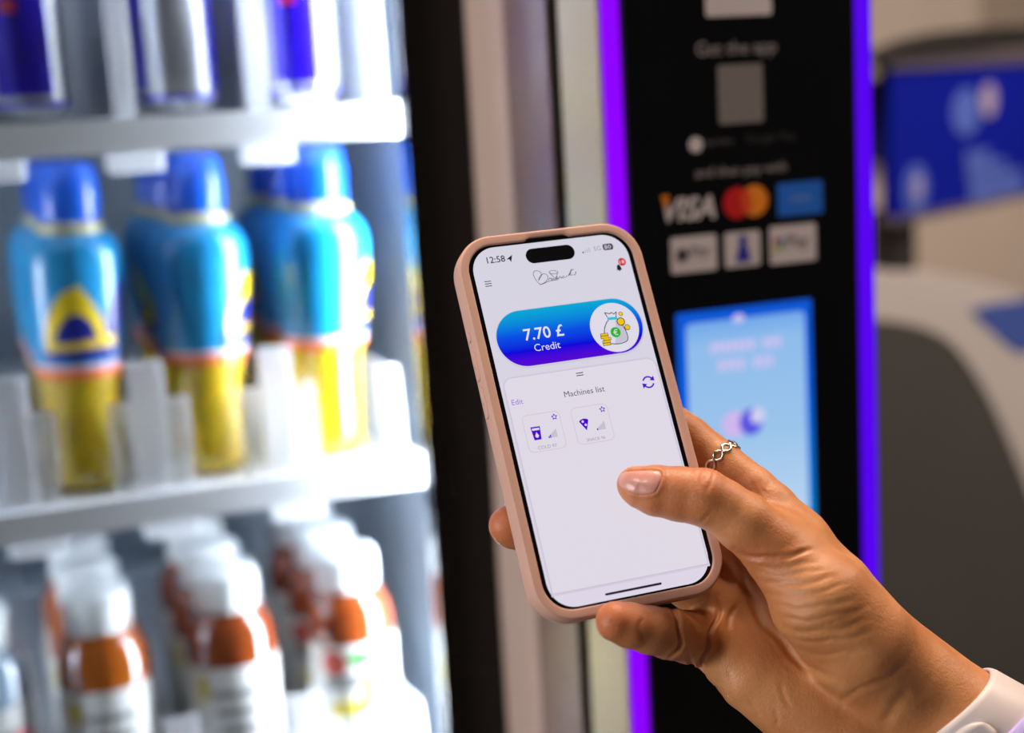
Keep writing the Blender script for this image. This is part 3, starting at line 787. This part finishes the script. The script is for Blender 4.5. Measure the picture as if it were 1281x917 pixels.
# credit pill
pf.poly('pill_shadow', rrect(0.5, 32.3, 61.2, 23.6, 11.8, 16), 0.02, G('pillshade', (206, 202, 218)))
pf.poly('credit_pill', rrect(0.5, 32.6, 60.2, 22.4, 11.2, 20), 0.05,
        glow_ramp('pill_blue', [(0, (84, 0, 205)), (0.12, (70, 0, 215)), (0.27, (2, 0, 218)), (0.55, (0, 78, 228)), (0.83, (0, 146, 216)), (1, (0, 168, 214))], 1, 0.0214, 0.0438))
pf.text('amount', '7.70 £', -10.4, 33.8, 16.2, 0.08, C_white, bold=0.012)
pf.text('credit_text', 'Credit', -10.3, 28.2, 10.6, 0.08, C_white)
pf.poly('money_disc', disc(18.75, 32.0, 10.1, 48), 0.08, G('disc', (222, 218, 232)))
C_navy = G('navy', (18, 40, 66)); C_gold = G('gold', (240, 196, 10)); C_bag = G('bag', (220, 216, 230)); C_cyan = G('cyan', (40, 190, 220))
def mz(pts, k=5.0935, ox=700, oy=280): return [ph2(ox + x / k, oy + y / k) for x, y in pts]
bag = spline([(312, 610), (296, 636), (286, 668), (285, 705), (292, 742), (310, 760), (345, 766), (385, 764), (420, 752), (434, 738), (432, 712), (420, 680), (402, 650), (384, 625), (364, 606)], 4)
pf.poly('money_bag', mz(bag), 0.11, C_bag)
pf.poly('bag_shade', mz(spline([(352, 612), (372, 616), (398, 650), (418, 684), (430, 720), (428, 740), (396, 754), (356, 760), (366, 700)], 4)), 0.13, G('bagshade', (196, 192, 208)))
pf.poly('bag_outline', strokes([mz(bag), mz([(306, 600), (286, 568), (318, 574), (330, 566), (344, 576), (360, 562), (358, 600)])], 0.32), 0.15, C_navy)
pf.poly('bag_tie', strokes([mz([(308, 606), (362, 602)])], 1.1), 0.16, C_cyan)
for (x, y, r) in ((389, 624, 1.5), (430, 660, 1.05), (388, 575, 0.8)):
    a, b = mz([(x, y)])[0]; pf.poly('coin', disc(a, b, r * 1.15, 20), 0.18, C_navy); pf.poly('coin', disc(a, b, r * 0.92, 20), 0.20, C_gold)
a, b = mz([(356, 692)])[0]; pf.poly('euro_disc', disc(a, b, 2.1, 28), 0.18, G('green', (38, 178, 40)))
pf.text('euro_sign', '€', a, b, 1.9, 0.21, C_white)
for k, (x, y) in enumerate(((284, 708), (286, 724), (303, 735), (298, 752), (301, 768))):
    a, b = mz([(x, y)])[0]
    pf.poly('coin_stack', rrect(a, b, 3.3, 1.15, 0.15, 3), 0.19 + 0.004 * k, C_navy); pf.poly('coin_stack', rrect(a, b, 2.9, 0.75, 0.1, 3), 0.23 + 0.004 * k, C_gold)
# lower sheet
def top_round(x0, x1, y0, y1, r, nn=8):
    return [(x0, y0), (x1, y0)] + [(x1 - r + r * math.cos(math.radians(90 * k / nn)), y1 - r + r * math.sin(math.radians(90 * k / nn))) for k in range(nn + 1)] + \
           [(x0 + r + r * math.cos(math.radians(90 + 90 * k / nn)), y1 - r + r * math.sin(math.radians(90 + 90 * k / nn))) for k in range(nn + 1)]
for k, g in enumerate(((212, 205, 222), (207, 200, 217), (200, 190, 212))):
    e = 0.75 - 0.3 * k
    pf.poly('sheet_shadow', top_round(-30.9 - e, 31.6 + e, -64.4 - 1.4 * e, 17.6 + e, 3.6 + e), 0.015 + 0.01 * k, G('sheetshade%d' % k, g))
pf.poly('sheet', top_round(-30.9, 31.6, -64.4, 17.6, 3.4), 0.05, C_panel)
for k in range(2):
    pf.poly('grip_bar', rrect(-0.1, 15.9 - 0.95 * k, 3.0, 0.32, 0.1, 3), 0.08, C_ink)
pf.text('list_title', 'Machines list', 0.0, 8.4, 16.6, 0.08, C_text)
pf.text('edit_text', 'Edit', -27.3, 8.3, 4.5, 0.08, C_lav)
# refresh arrows
arcs = []
for a0 in (25, 205):
    arcs.append([(26.8 + 2.15 * math.cos(math.radians(a0 + 130 * k / 12)), 8.3 + 2.15 * math.sin(math.radians(a0 + 130 * k / 12))) for k in range(13)])
pf.poly('refresh_icon', strokes(arcs, 0.62), 0.08, C_viol)
for s in (1, -1):
    pf.poly('refresh_icon', [(26.8 + s * x, 8.3 + s * y) for x, y in ((2.7, 0.2), (2.6, 2.3), (0.7, 0.7))], 0.09, C_viol)
def machine_card(cx, txt, nbars, icon):
    o = rrect(cx, -4.6, 14.9, 14.4, 2.0, 6)
    pf.poly('machine_card', strokes([o + o[:1]], 0.2), 0.08, C_line)
    st = [(cx + 5.3 + (1.15 if k % 2 == 0 else 0.52) * math.sin(math.pi * k / 5), 0.45 + (1.15 if k % 2 == 0 else 0.52) * math.cos(math.pi * k / 5)) for k in range(10)]
    pf.poly('star', strokes([st + st[:1]], 0.26), 0.09, C_viol)
    for k in range(6):
        hgt = 0.75 + 0.46 * k
        pf.poly('signal_bar', rrect(cx + 1.45 + 0.62 * k, -7.3 + hgt / 2, 0.48, hgt, 0.1, 2), 0.09, C_viol if k < nbars else C_grey)
    pf.text('card_text', txt, cx - 0.1, -10.4, 7.6, 0.09, G('softgrey', (160, 150, 168)))
    if icon == 'cup':
        pf.poly('cup_icon', [(cx - 5.0, -2.2), (cx - 1.2, -2.2), (cx - 1.7, -7.3), (cx - 4.5, -7.3)], 0.09, C_viol)
        pf.poly('cup_rim', [(cx - 4.6, -2.75), (cx - 1.6, -2.75), (cx - 1.7, -3.6), (cx - 4.5, -3.6)], 0.12, C_panel)
        pf.poly('drop', disc(cx - 3.1, -5.75, 0.72, 14) , 0.12, C_panel)
        pf.poly('drop', [(cx - 3.75, -5.5), (cx - 2.45, -5.5), (cx - 3.1, -4.3)], 0.125, C_panel)
    else:
        pf.poly('pizza_icon', [(cx - 5.2, -2.9), (cx - 4.4, -2.3), (cx - 3.2, -1.95), (cx - 1.9, -2.2), (cx - 1.3, -2.7), (cx - 2.85, -6.7)], 0.09, C_viol)
        pf.poly('topping', disc(cx - 3.7, -3.1, 0.5, 12), 0.12, C_panel); pf.poly('topping', disc(cx - 2.8, -4.5, 0.5, 12), 0.12, C_panel)
machine_card(-19.65, 'COLD 97', 2, 'cup'); machine_card(0.05, 'SNACK 96', 1, 'pizza')
pf.poly('home_bar', rrect(0, -68.3, 22.8, 0.85, 0.42, 5), 0.08, C_ink)
# ------------------------------------------------------------------ the hand
# joints as (picture x, picture y, depth mm, radius mm); depths follow from the phone that the fingers touch
def J(px, py, Z, r): return np.array([*cpx(px, py, Z), r])
def JP(px, py, off, r): return np.array([*on_phone(px, py, off), r])
def JA(a, b, off, r): return np.array([*cph(a, b, off), r])
CHAINS = [   # (joints, k towards what came before)
    ([J(998, 674, 574, 10.4), J(1046, 735, 569, 13.5), J(1098, 810, 566, 17), J(1195, 894, 562, 19.5), J(1420, 1046, 556, 27), J(1570, 1148, 552, 30)], 0),
    ([J(958, 715, 586, 11.5), J(1095, 850, 573, 17), J(1165, 935, 564, 19)], 10),
    ([J(915, 765, 584, 11), J(1080, 895, 571, 17), J(1150, 960, 564, 19)], 10),
    ([J(888, 800, 574, 10.5), J(940, 846, 570, 13), J(1060, 930, 564, 18), J(1130, 975, 563, 18.5), J(1350, 1130, 556, 26), J(1500, 1236, 552, 29)], 10),
    ([J(975, 692, 556, 12.0), J(1028, 752, 551, 19), J(1075, 805, 553, 20), J(1120, 855, 558, 17)], 5),
    ([J(978, 694, 556, 12.2), J(930, 653, 553.5, 11), J(903, 634, 553.5, 10.2), J(880, 622, 552.8, 10.5), J(850, 618, 554.6, 10.0), J(820, 613.5, 555.6, 9.3), J(800, 609, 556.5, 7.6), J(792, 605.5, 557.2, 6.0)], 5),
    ([J(955, 655, 566, 7.5), J(1000, 690, 563, 11)], 8),
    ([J(998, 672, 574, 10.4), J(966, 634, 580.5, 9.3), J(944, 613, 585, 8.8), J(900, 578, 592, 8.7), J(862, 549, 598.5, 8.9), JP(800, 503, -20.2, 8.5), JP(735, 474, -18.9, 7.6), JP(700, 474, -18.0, 6.6)], 6),
    ([J(958, 715, 586, 11.0), JP(850, 645, -22.5, 9.0), JP(745, 605, -20.5, 8.5), JP(690, 592, -19.0, 7.6), JP(664, 592, -18.2, 6.6)], 5),
    ([J(915, 765, 584, 10.8), JP(830, 712, -22.5, 9.0), JP(725, 680, -20.6, 8.6), JP(664, 665, -19.4, 8.2), JP(642, 659.5, -18.2, 7.9), JP(635.5, 657.5, -17.6, 7.3)], 4),
    ([J(888, 800, 574, 10.4), J(862, 797, 564, 9.8), J(838, 793, 555, 9.3), J(812, 788, 548, 8.6), J(787, 782, 543, 8.0), J(770, 777.5, 540.5, 7.3)], 3.0),
]
def chain_sdf(p, js):
    d = None
    for a, b in zip(js[:-1], js[1:]):
        ab = b[:3] - a[:3]; t = np.clip(((p - a[:3]) @ ab) / (ab @ ab), 0, 1)
        q = p - a[:3] - t[:, None] * ab
        e = np.sqrt((q * q).sum(1)) - (a[3] + (b[3] - a[3]) * t)
        d = e if d is None else smin(d, e, 1.5)
    return d
def smin(a, b, k):
    if k <= 0: return np.minimum(a, b)
    h = np.clip(0.5 + 0.5 * (b - a) / k, 0, 1)
    return b + (a - b) * h - k * h * (1 - h)
def field(p):
    d = None
    for js, k in CHAINS:
        a_ = np.array(js); lo_ = (a_[:, :3] - a_[:, 3:]).min(0) - 14; hi_ = (a_[:, :3] + a_[:, 3:]).max(0) + 14
        m_ = ((p > lo_) & (p < hi_)).all(1)
        if d is None: d = np.full(len(p), 12.0)
        if not m_.any(): continue
        e = chain_sdf(p[m_], js)
        d[m_] = smin(d[m_], np.minimum(e, 12.0), k if k else 0)
    return d
def grad(p, e=0.4):
    g = np.stack([field(p + np.eye(3)[i] * e) - field(p - np.eye(3)[i] * e) for i in range(3)], 1)
    return g / np.maximum(np.linalg.norm(g, axis=1, keepdims=True), 1e-9)

def surface_nets(lo, hi, h, coarse=5):
    n = np.ceil((hi - lo) / (h * coarse)).astype(int)
    cg = np.stack(np.meshgrid(*[lo[i] + h * coarse * (np.arange(n[i]) + 0.5) for i in range(3)], indexing='ij'), -1)
    cd = field(cg.reshape(-1, 3)).reshape(n)
    near = np.abs(cd) < h * coarse * 1.0 + 2.0
    big = np.repeat(np.repeat(np.repeat(cd, coarse, 0), coarse, 1), coarse, 2).astype(np.float32)
    msk = np.repeat(np.repeat(np.repeat(near, coarse, 0), coarse, 1), coarse, 2)
    idx = np.argwhere(msk)
    for s in range(0, len(idx), 400000):
        b = idx[s:s + 400000]; big[b[:, 0], b[:, 1], b[:, 2]] = field(lo + (b + 0.5) * h)
    S = big < 0
    c = np.zeros(np.array(S.shape) - 1, np.int8)
    for i in (0, 1):
        for j in (0, 1):
            for k in (0, 1):
                c += S[i:S.shape[0] - 1 + i, j:S.shape[1] - 1 + j, k:S.shape[2] - 1 + k]
    cells = np.argwhere((c > 0) & (c < 8))
    vid = -np.ones(c.shape, np.int64); vid[cells[:, 0], cells[:, 1], cells[:, 2]] = np.arange(len(cells))
    acc = np.zeros((len(cells), 3)); cnt = np.zeros(len(cells))
    cor = np.array([(i, j, k) for i in (0, 1) for j in (0, 1) for k in (0, 1)])
    for x in range(8):
        for y in range(x + 1, 8):
            if abs(cor[x] - cor[y]).sum() != 1: continue
            A = cells + cor[x]; B = cells + cor[y]
            va = big[A[:, 0], A[:, 1], A[:, 2]]; vb = big[B[:, 0], B[:, 1], B[:, 2]]
            m = (va < 0) != (vb < 0); t = va[m] / (va[m] - vb[m])
            acc[m] += cor[x] + t[:, None] * (cor[y] - cor[x]); cnt[m] += 1
    V = lo + (cells + acc / cnt[:, None] + 0.5) * h
    quads = []
    for ax in range(3):
        sl0 = [slice(None)] * 3; sl1 = [slice(None)] * 3
        sl0[ax] = slice(0, -1); sl1[ax] = slice(1, None)
        a, b = S[tuple(sl0)], S[tuple(sl1)]
        e = np.argwhere(a != b); o1, o2 = [(1, 2), (2, 0), (0, 1)][ax]
        ok = (e[:, o1] > 0) & (e[:, o2] > 0) & (e[:, o1] < S.shape[o1] - 1) & (e[:, o2] < S.shape[o2] - 1); e = e[ok]
        ins = a[e[:, 0], e[:, 1], e[:, 2]]
        u1 = np.eye(3, dtype=int)[o1]; u2 = np.eye(3, dtype=int)[o2]
        q = [vid[tuple((e - d).T)] for d in (0 * u1, u1, u1 + u2, u2)]
        q = np.stack(q, 1); q[~ins] = q[~ins][:, ::-1]
        quads.append(q)
    return V, np.concatenate(quads)

allj = np.concatenate([np.array(j) for j, k in CHAINS])
lo = (allj[:, :3] - allj[:, 3:]).min(0) - 4; hi = (allj[:, :3] + allj[:, 3:]).max(0) + 4
HV, HQ = surface_nets(lo, hi, 0.68)
def smooth_mesh(V, Q, it, lam=0.5):
    E_ = np.concatenate([Q[:, [0, 1]], Q[:, [1, 2]], Q[:, [2, 3]], Q[:, [3, 0]]])
    for _ in range(it):
        s = np.zeros_like(V); c = np.zeros(len(V))
        for i in range(3): s[:, i] = np.bincount(E_[:, 0], V[E_[:, 1], i], len(V)) + np.bincount(E_[:, 1], V[E_[:, 0], i], len(V))
        c = np.bincount(E_[:, 0], minlength=len(V)) + np.bincount(E_[:, 1], minlength=len(V))
        V = V + lam * (s / c[:, None] - V)
    return V
HV = smooth_mesh(HV, HQ, 2)
HN = grad(HV)
PXV = np.stack([CX + F * HV[:, 0] / HV[:, 2], CY + F * HV[:, 1] / HV[:, 2]], 1)
facing = -(HN * (HV / np.linalg.norm(HV, axis=1, keepdims=True))).sum(1)      # 1 = faces the camera side
def cam_visible(P):
    """the skin side turned to the viewer: nothing of the hand in front of it"""
    d = P / np.linalg.norm(P, axis=1, keepdims=True); blocked = np.zeros(len(P), bool)
    for s in (3.0, 6, 10, 15, 22, 30, 40): blocked |= field(P - d * s) < -0.3
    return ~blocked
vis = cam_visible(HV) & (facing > -0.15)
def poly_dist(P, pl):
    """distance in picture px from points to a polyline and position 0..1 along it"""
    best = np.full(len(P), 1e9); tt = np.zeros(len(P)); pl = np.array(pl, float)
    L = np.linalg.norm(np.diff(pl, axis=0), axis=1); cum = np.concatenate([[0], np.cumsum(L)])
    for i in range(len(pl) - 1):
        ab = pl[i + 1] - pl[i]; t = np.clip(((P - pl[i]) @ ab) / (ab @ ab), 0, 1)
        d = np.linalg.norm(P - pl[i] - t[:, None] * ab, axis=1); m = d < best
        best[m] = d[m]; tt[m] = ((cum[i] + t * L[i]) / cum[-1])[m]
    return best, tt
def zz(pts, k=2.779, ox=820, oy=660): return [(ox + x / k, oy + y / k) for x, y in pts]
CREASES = [  # (points, half width px, depth mm)
    (zz([(275, 70), (310, 92), (370, 108), (450, 98), (560, 75)]), 3.2, 0.85),
    (zz([(300, 122), (400, 140), (480, 135), (580, 112)]), 3.0, 0.22),
    (zz([(335, 172), (420, 195), (560, 188), (640, 160)]), 3.6, 0.36),
    (zz([(360, 214), (450, 237), (580, 222), (680, 190)]), 3.0, 0.24),
    (zz([(390, 262), (480, 282), (600, 268), (700, 238)]), 3.8, 0.38),
    (zz([(410, 305), (500, 322), (620, 308), (740, 272)]), 3.0, 0.30),
    (zz([(430, 345), (520, 362), (640, 350), (750, 318)]), 3.8, 0.40),
    (zz([(455, 385), (560, 396), (660, 386), (760, 358)]), 3.0, 0.30),
    (zz([(490, 425), (580, 440), (680, 432), (760, 410)]), 3.2, 0.22),
    (zz([(420, 165), (520, 158), (600, 140)]), 2.6, 0.16), (zz([(470, 255), (560, 246), (640, 224)]), 2.6, 0.18),
    (zz([(520, 340), (620, 328), (720, 298)]), 2.6, 0.18), (zz([(340, 145), (400, 165), (470, 168)]), 2.6, 0.15),
    (zz([(278, 85), (300, 150), (330, 250), (390, 345), (460, 425), (540, 498), (640, 535)]), 5.0, 1.1),
    (zz([(330, 260), (380, 370), (440, 450), (520, 530)]), 3.6, 0.2),
    (zz([(222, 240), (212, 320), (180, 410), (158, 480), (150, 545)]), 2.4, 1.6),
    (zz([(40, 268), (70, 305), (86, 360), (82, 420), (45, 460)]), 2.6, 1.6),
    (zz([(250, 360), (262, 310), (285, 260)]), 3.0, 0.5),
    (zz([(200, 545), (250, 600)]), 3, 0.4), (zz([(150, 470), (175, 550)]), 3, 0.5), (zz([(255, 480), (262, 560), (300, 640)]), 3, 0.22),
    (zz([(110, 420), (130, 500), (150, 545)]), 3, 0.5), (zz([(330, 600), (360, 660)]), 3, 0.25), (zz([(410, 620), (425, 690)]), 3, 0.25),
    (zz([(640, 640), (660, 590), (760, 545), (860, 480), (900, 420)]), 4.0, 0.4),
    (zz([(800, 700), (830, 620), (900, 560)]), 7.0, 0.5), (zz([(430, 540), (450, 590), (470, 640)]), 3, 0.3),
    ([(876, 588), (872, 600), (876, 615)], 2.2, 0.32), ([(892, 588), (891, 602), (884, 616)], 2.2, 0.32), ([(884, 590), (881, 603)], 2.0, 0.2),
    ([(944, 600), (946, 612), (954, 618)], 2.4, 0.35), ([(952, 597), (953, 610), (962, 617)], 2.4, 0.3), ([(962, 600), (962, 612)], 2.2, 0.25),
    ([(873, 656), (880, 652), (890, 640)], 2.6, 0.2),
    ([(806, 771), (801, 790), (806, 806)], 3.4, 0.35),
]
disp = np.zeros(len(HV))
for pl, w, dep in CREASES:
    pl = spline(pl, 4); x0, y0 = np.min(pl, 0) - 30; x1, y1 = np.max(pl, 0) + 30
    m = np.where(vis & (PXV[:, 0] > x0) & (PXV[:, 0] < x1) & (PXV[:, 1] > y0) & (PXV[:, 1] < y1))[0]
    if len(m) == 0: continue
    wp = PXV[m] + np.stack([1.6 * np.sin(PXV[m, 1] / 7.0 + dep * 9), 1.5 * np.sin(PXV[m, 0] / 9.0 + dep * 17) + 0.3 * np.sin(PXV[m, 0] / 3.7 + dep * 31)], 1)
    d, t = poly_dist(wp, pl); fade = np.clip(np.minimum(t, 1 - t) / 0.2, 0.15, 1)
    disp[m] += fade * dep * (-np.exp(-(d / w) ** 2) + (0.22 if dep < 1.15 else 0.08) * np.exp(-((d - 2.0 * w) / w) ** 2))
# thumb nail bed
NAIL = [(774, 607), (773, 601), (776, 593.5), (783, 590.3), (800, 588.8), (815, 588.4), (826, 590), (828, 597), (825, 607), (819, 616.5), (808, 619), (796, 618.2), (784, 614.5)]
NAILS = spline(NAIL + NAIL[:1], 4)[:-1]
def inside(P, poly):
    r = np.zeros(len(P), bool); poly = np.array(poly)
    for (ax, ay), (bx, by) in zip(poly, np.roll(poly, -1, 0)):
        c = ((ay > P[:, 1]) != (by > P[:, 1])) & (P[:, 0] < (bx - ax) * (P[:, 1] - ay) / (by - ay + 1e-12) + ax); r ^= c
    return r
nb = vis & (PXV[:, 0] < 850) & (PXV[:, 0] > 755) & (PXV[:, 1] > 570) & (PXV[:, 1] < 645) & (HV[:, 2] < 562)
dn, _ = poly_dist(PXV, NAILS + NAILS[:1]); ins_ = inside(PXV, NAILS)
disp += np.where(nb & ins_, -0.45 * np.clip(dn / 4, 0, 1), 0) + np.where(nb & ~ins_ & (PXV[:, 0] > 785), 0.38 * np.exp(-((dn - 2.2) / 2.6) ** 2), 0)
HV2 = HV + HN * disp[:, None]
# skin colour: redder at fingertips, joints and creases, paler on the wrist
red = np.zeros(len(HV))
for (c, r, s) in ((cpx(800, 610, 552), 14, 0.5), (cpx(880, 605, 546), 12, 0.55), (cpx(770, 776, 535), 12, 0.8), (cpx(832, 795, 548), 12, 0.45), (on_phone(620, 657, -14), 11, 0.8), (cpx(945, 690, 548), 14, 0.35), (cpx(950, 605, 575), 8, 0.3)):
    red += s * np.exp(-(np.linalg.norm(HV - c, axis=1) / r) ** 2)

me = D.meshes.new('person'); me.from_pydata(W(HV2).tolist(), [], HQ.tolist()); me.update()
at = me.attributes.new('red', 'FLOAT', 'POINT'); at.data.foreach_set('value', np.clip(red, 0, 1.2).astype(np.float32))
ms = D.materials.new('skin'); ms.use_nodes = True; nt = ms.node_tree; b = nt.nodes['Principled BSDF']
def nd(t, **kw):
    q = nt.nodes.new(t)
    for k, v in kw.items(): q.inputs[k].default_value = v
    return q
tc = nt.nodes.new('ShaderNodeTexCoord')
n1 = nd('ShaderNodeTexNoise', Scale=55.0, Detail=4.0); n2 = nd('ShaderNodeTexNoise', Scale=420.0, Detail=5.0, Roughness=0.65)
vor = nd('ShaderNodeTexVoronoi', Scale=1300.0)
for q in (n1, n2, vor): nt.links.new(tc.outputs['Object'], q.inputs['Vector'])
r1 = nt.nodes.new('ShaderNodeValToRGB'); e = r1.color_ramp.elements
e[0].position, e[0].color = 0.3, (*lin((174, 108, 62)), 1); e[1].position, e[1].color = 0.72, (*lin((198, 136, 88)), 1)
nt.links.new(n1.outputs['Fac'], r1.inputs['Fac'])
def mixc(prev, attr, rgb, k):
    a_ = nt.nodes.new('ShaderNodeAttribute'); a_.attribute_name = attr
    mu = nt.nodes.new('ShaderNodeMath'); mu.operation = 'MULTIPLY'; mu.inputs[1].default_value = k; mu.use_clamp = True
    nt.links.new(a_.outputs['Fac'], mu.inputs[0])
    mx_ = nt.nodes.new('ShaderNodeMix'); mx_.data_type = 'RGBA'; nt.links.new(mu.outputs[0], mx_.inputs['Factor'])
    nt.links.new(prev, mx_.inputs['A']); mx_.inputs['B'].default_value = (*lin(rgb), 1)
    return mx_.outputs['Result']
c_ = mixc(r1.outputs['Color'], 'red', (188, 92, 58), 0.75)
nt.links.new(c_, b.inputs['Base Color'])
b.inputs['Roughness'].default_value = 0.46; b.inputs['Specular IOR Level'].default_value = 0.4
b.inputs['Subsurface Weight'].default_value = 0.25; b.inputs['Subsurface Radius'].default_value = (1.0, 0.35, 0.18); b.inputs['Subsurface Scale'].default_value = 0.0025
ad = nt.nodes.new('ShaderNodeMath'); ad.operation = 'MULTIPLY_ADD'; ad.inputs[1].default_value = 0.4
nt.links.new(vor.outputs['Distance'], ad.inputs[0]); nt.links.new(n2.outputs['Fac'], ad.inputs[2])
bp_ = nd('ShaderNodeBump', Strength=0.35, Distance=0.0006); nt.links.new(ad.outputs[0], bp_.inputs['Height']); nt.links.new(bp_.outputs['Normal'], b.inputs['Normal'])
hand = link('person', me, ms, None, True)
tag(hand, "person's right hand holding the phone, thumb over the screen, ring on index finger", 'person')

def cast(px, py, z0=500.0, z1=640.0):
    """first point of the skin along picture rays (camera mm)"""
    d = np.stack([(np.array(px) - CX) / F, (np.array(py) - CY) / F, np.ones(len(px))], 1); z = np.full(len(px), z0)
    for _ in range(60): z = np.minimum(z + 0.7 * field(d * z[:, None]), z1)
    return d * z[:, None]
# thumb nail: curved plate with thickness
rings = [1.0, 0.97, 0.85, 0.6, 0.3, 0.0]; cxn, cyn = 799.5, 603.5
pts = np.array([(cxn + (x - cxn) * s, cyn + (y - cyn) * s) for s in rings for x, y in NAILS])
Pn = cast(pts[:, 0], pts[:, 1]); Nn = grad(Pn, 1.5); m = len(NAILS)
lift = np.repeat([-0.5, 0.10, 0.22, 0.30, 0.34, 0.34], m)
Pn = Pn + Nn * lift[:, None]
fq = [(i * m + k, i * m + (k + 1) % m, (i + 1) * m + (k + 1) % m, (i + 1) * m + k) for i in range(len(rings) - 1) for k in range(m)]
fq = [tuple(reversed(f)) for f in fq]
M_nail = mat('nail_pink', (204, 140, 126), rough=0.34, noise=0.04, nscale=300, coat=0.25, sss=0.2)
nail = pydata('thumb_nail', W(Pn), fq, M_nail, hand, True)
nail['label'] = 'glossy pink thumb nail'

# ring of linked loops on the index finger
ca = cpx(944, 613, 585); cb_ = cpx(862, 549, 598.5); ax = (cb_ - ca) / np.linalg.norm(cb_ - ca); rc = ca + (cb_ - ca) * 0.52
u = np.cross(ax, [0, 0, 1.0]); u /= np.linalg.norm(u); v_ = np.cross(ax, u)
ringo = empty('finger_ring', tuple(W(rc))); tag(ringo, 'silver ring of linked infinity loops on the index finger', 'ring')
M_silver = mat('silver', (214, 206, 196), rough=0.2, metal=1.0, noise=0.05, nscale=400)
for s in (1, -1):
    pts = []
    for k in range(240):
        a = 2 * math.pi * k / 240
        pts.append(W(rc + 9.45 * (math.cos(a) * u + math.sin(a) * v_) + ax * (s * 1.75 * math.sin(6 * a + 0.6)) + 0.25 * s * math.cos(6 * a + 0.6) * (math.cos(a) * u + math.sin(a) * v_)) - np.array(ringo.location))
    tube('ring_strand', pts, 0.0006, M_silver, ringo, 8, True)

# watch strap and sleeve wrapped round the wrist
c0 = cpx(1170, 935, 563); c1 = cpx(1400, 1093, 556); fa = (c1 - c0) / np.linalg.norm(c1 - c0)
wu = np.cross(fa, [0, 0, 1.0]); wu /= np.linalg.norm(wu); wv = np.cross(fa, wu)
def skin_r(s, th, off):
    # band planes are tilted towards the palm
    c = c0 + fa * (s - 0.28 * 35)[:, None]; d = np.cos(th)[:, None] * wu + np.sin(th)[:, None] * wv
    d = d + 0.28 * np.cos(th)[:, None] * fa
    a = np.full(len(s), 4.0); b_ = np.full(len(s), 70.0)
    for _ in range(26):
        m_ = (a + b_) / 2; f_ = field(c + d * m_[:, None]) < off; a = np.where(f_, m_, a); b_ = np.where(f_, b_, m_)
    return c, d, a
def shell(name, rows, m, parent, th0=0.0, th1=2 * math.pi, nth=72, wob=None):
    """closed or open band; rows = cross-section loop of (s mm along arm, offset mm from skin)"""
    closed = abs(th1 - th0 - 2 * math.pi) < 1e-6; T = np.linspace(th0, th1, nth, endpoint=not closed); R = len(rows)
    V_, F_ = [], []
    for i, (s, off) in enumerate(rows):
        c, d, r = skin_r(np.full(nth, s), T, 1.0)
        o = off - 1.0 + (wob(s, T) if wob is not None else 0)
        V_.append(W(c + d * (r + o)[:, None]))
    V_ = np.concatenate(V_)
    for i in range(R):
        j = (i + 1) % R
        for k in range(nth if closed else nth - 1):
            k2 = (k + 1) % nth; F_.append((i * nth + k, j * nth + k, j * nth + k2, i * nth + k2))
    if not closed: F_ += [tuple(i * nth for i in range(R)), tuple(i * nth + nth - 1 for i in range(R - 1, -1, -1))]
    return V_, F_
M_strap = mat('strap_white', (208, 193, 191), rough=0.45, noise=0.03, nscale=80)
watch = empty('watch_strap', tuple(W(c0))); tag(watch, 'white silicone watch strap round the wrist beside the lilac sleeve', 'watch strap')
wl = np.array(watch.location)
V_, F_ = shell('strap', [(0.0, 0.3), (-0.2, 1.3), (0.5, 2.2), (2.0, 2.6), (10, 2.6), (18, 2.6), (19.6, 2.2), (20.2, 1.3), (20, 0.3)], None, None, nth=96)
pydata('strap', V_ - wl, F_, M_strap, watch, True)
# tucked tail with a rounded end
T = np.linspace(0, 2 * math.pi, 400); c, d, r = skin_r(np.full(400, 9.0), T, 2.6); q = c + d * r[:, None]
pq = np.stack([CX + F * q[:, 0] / q[:, 2], CY + F * q[:, 1] / q[:, 2]], 1)
fr_ = np.where((d * (q / np.linalg.norm(q, axis=1, keepdims=True))).sum(1) < 0)[0]
k0 = fr_[np.argmin(np.abs(pq[fr_, 1] - 906))]; sg = 1 if pq[(k0 + 5) % 400, 1] > pq[k0, 1] else -1
V_, F_ = [], []; NT, NS = 26, 9
for i in range(NT):
    x = i / (NT - 1) * 1.3; hw = 6.2 * (math.sqrt(max(0.0, 1 - (1 - min(x / 0.25, 1)) ** 2)) + 0.02)
    for j in range(NS):
        s_ = 9.5 + hw * (2 * j / (NS - 1) - 1)
        edge = min(1.0, 4 * (1 - abs(2 * j / (NS - 1) - 1))) * min(1.0, x / 0.06 + 0.15)
        c, d, r = skin_r(np.array([s_]), np.array([T[k0] + sg * x]), 1.0)
        V_.append(W(c + d * (r + 1.2 + 2.0 * edge)[:, None])[0])
F_ = [(i * NS + j, i * NS + j + 1, (i + 1) * NS + j + 1, (i + 1) * NS + j) for i in range(NT - 1) for j in range(NS - 1)]
if sg > 0: F_ = [tuple(reversed(f)) for f in F_]
pydata('strap_tail', np.array(V_) - wl, F_, M_strap, watch, True)
# lilac sleeve over the forearm
M_sleeve = mat('sleeve_lilac', (190, 172, 228), rough=0.85, noise=0.05, nscale=200, bump=0.4, bscale=2500)
rows = [(16.0, 2.9), (15.5, 3.6), (16.2, 4.4), (19, 4.6)] + [(22 + 6 * k, 4.8 + 0.03 * 6 * k) for k in range(1, 16)] + [(112, 6.0), (100, 3.6), (60, 3.2), (24, 3.0)]
V_, F_ = shell('sleeve', rows, None, None, nth=110, wob=lambda s_, t_: (0.5 * np.sin(3 * t_ + s_ * 0.15) + 0.35 * np.sin(7 * t_ - s_ * 0.22)) * min(1, max(0, s_ - 21) / 10))
sl_ = pydata('sleeve', V_, F_, M_sleeve, hand, True); sl_['label'] = 'lilac knit sleeve cuff'
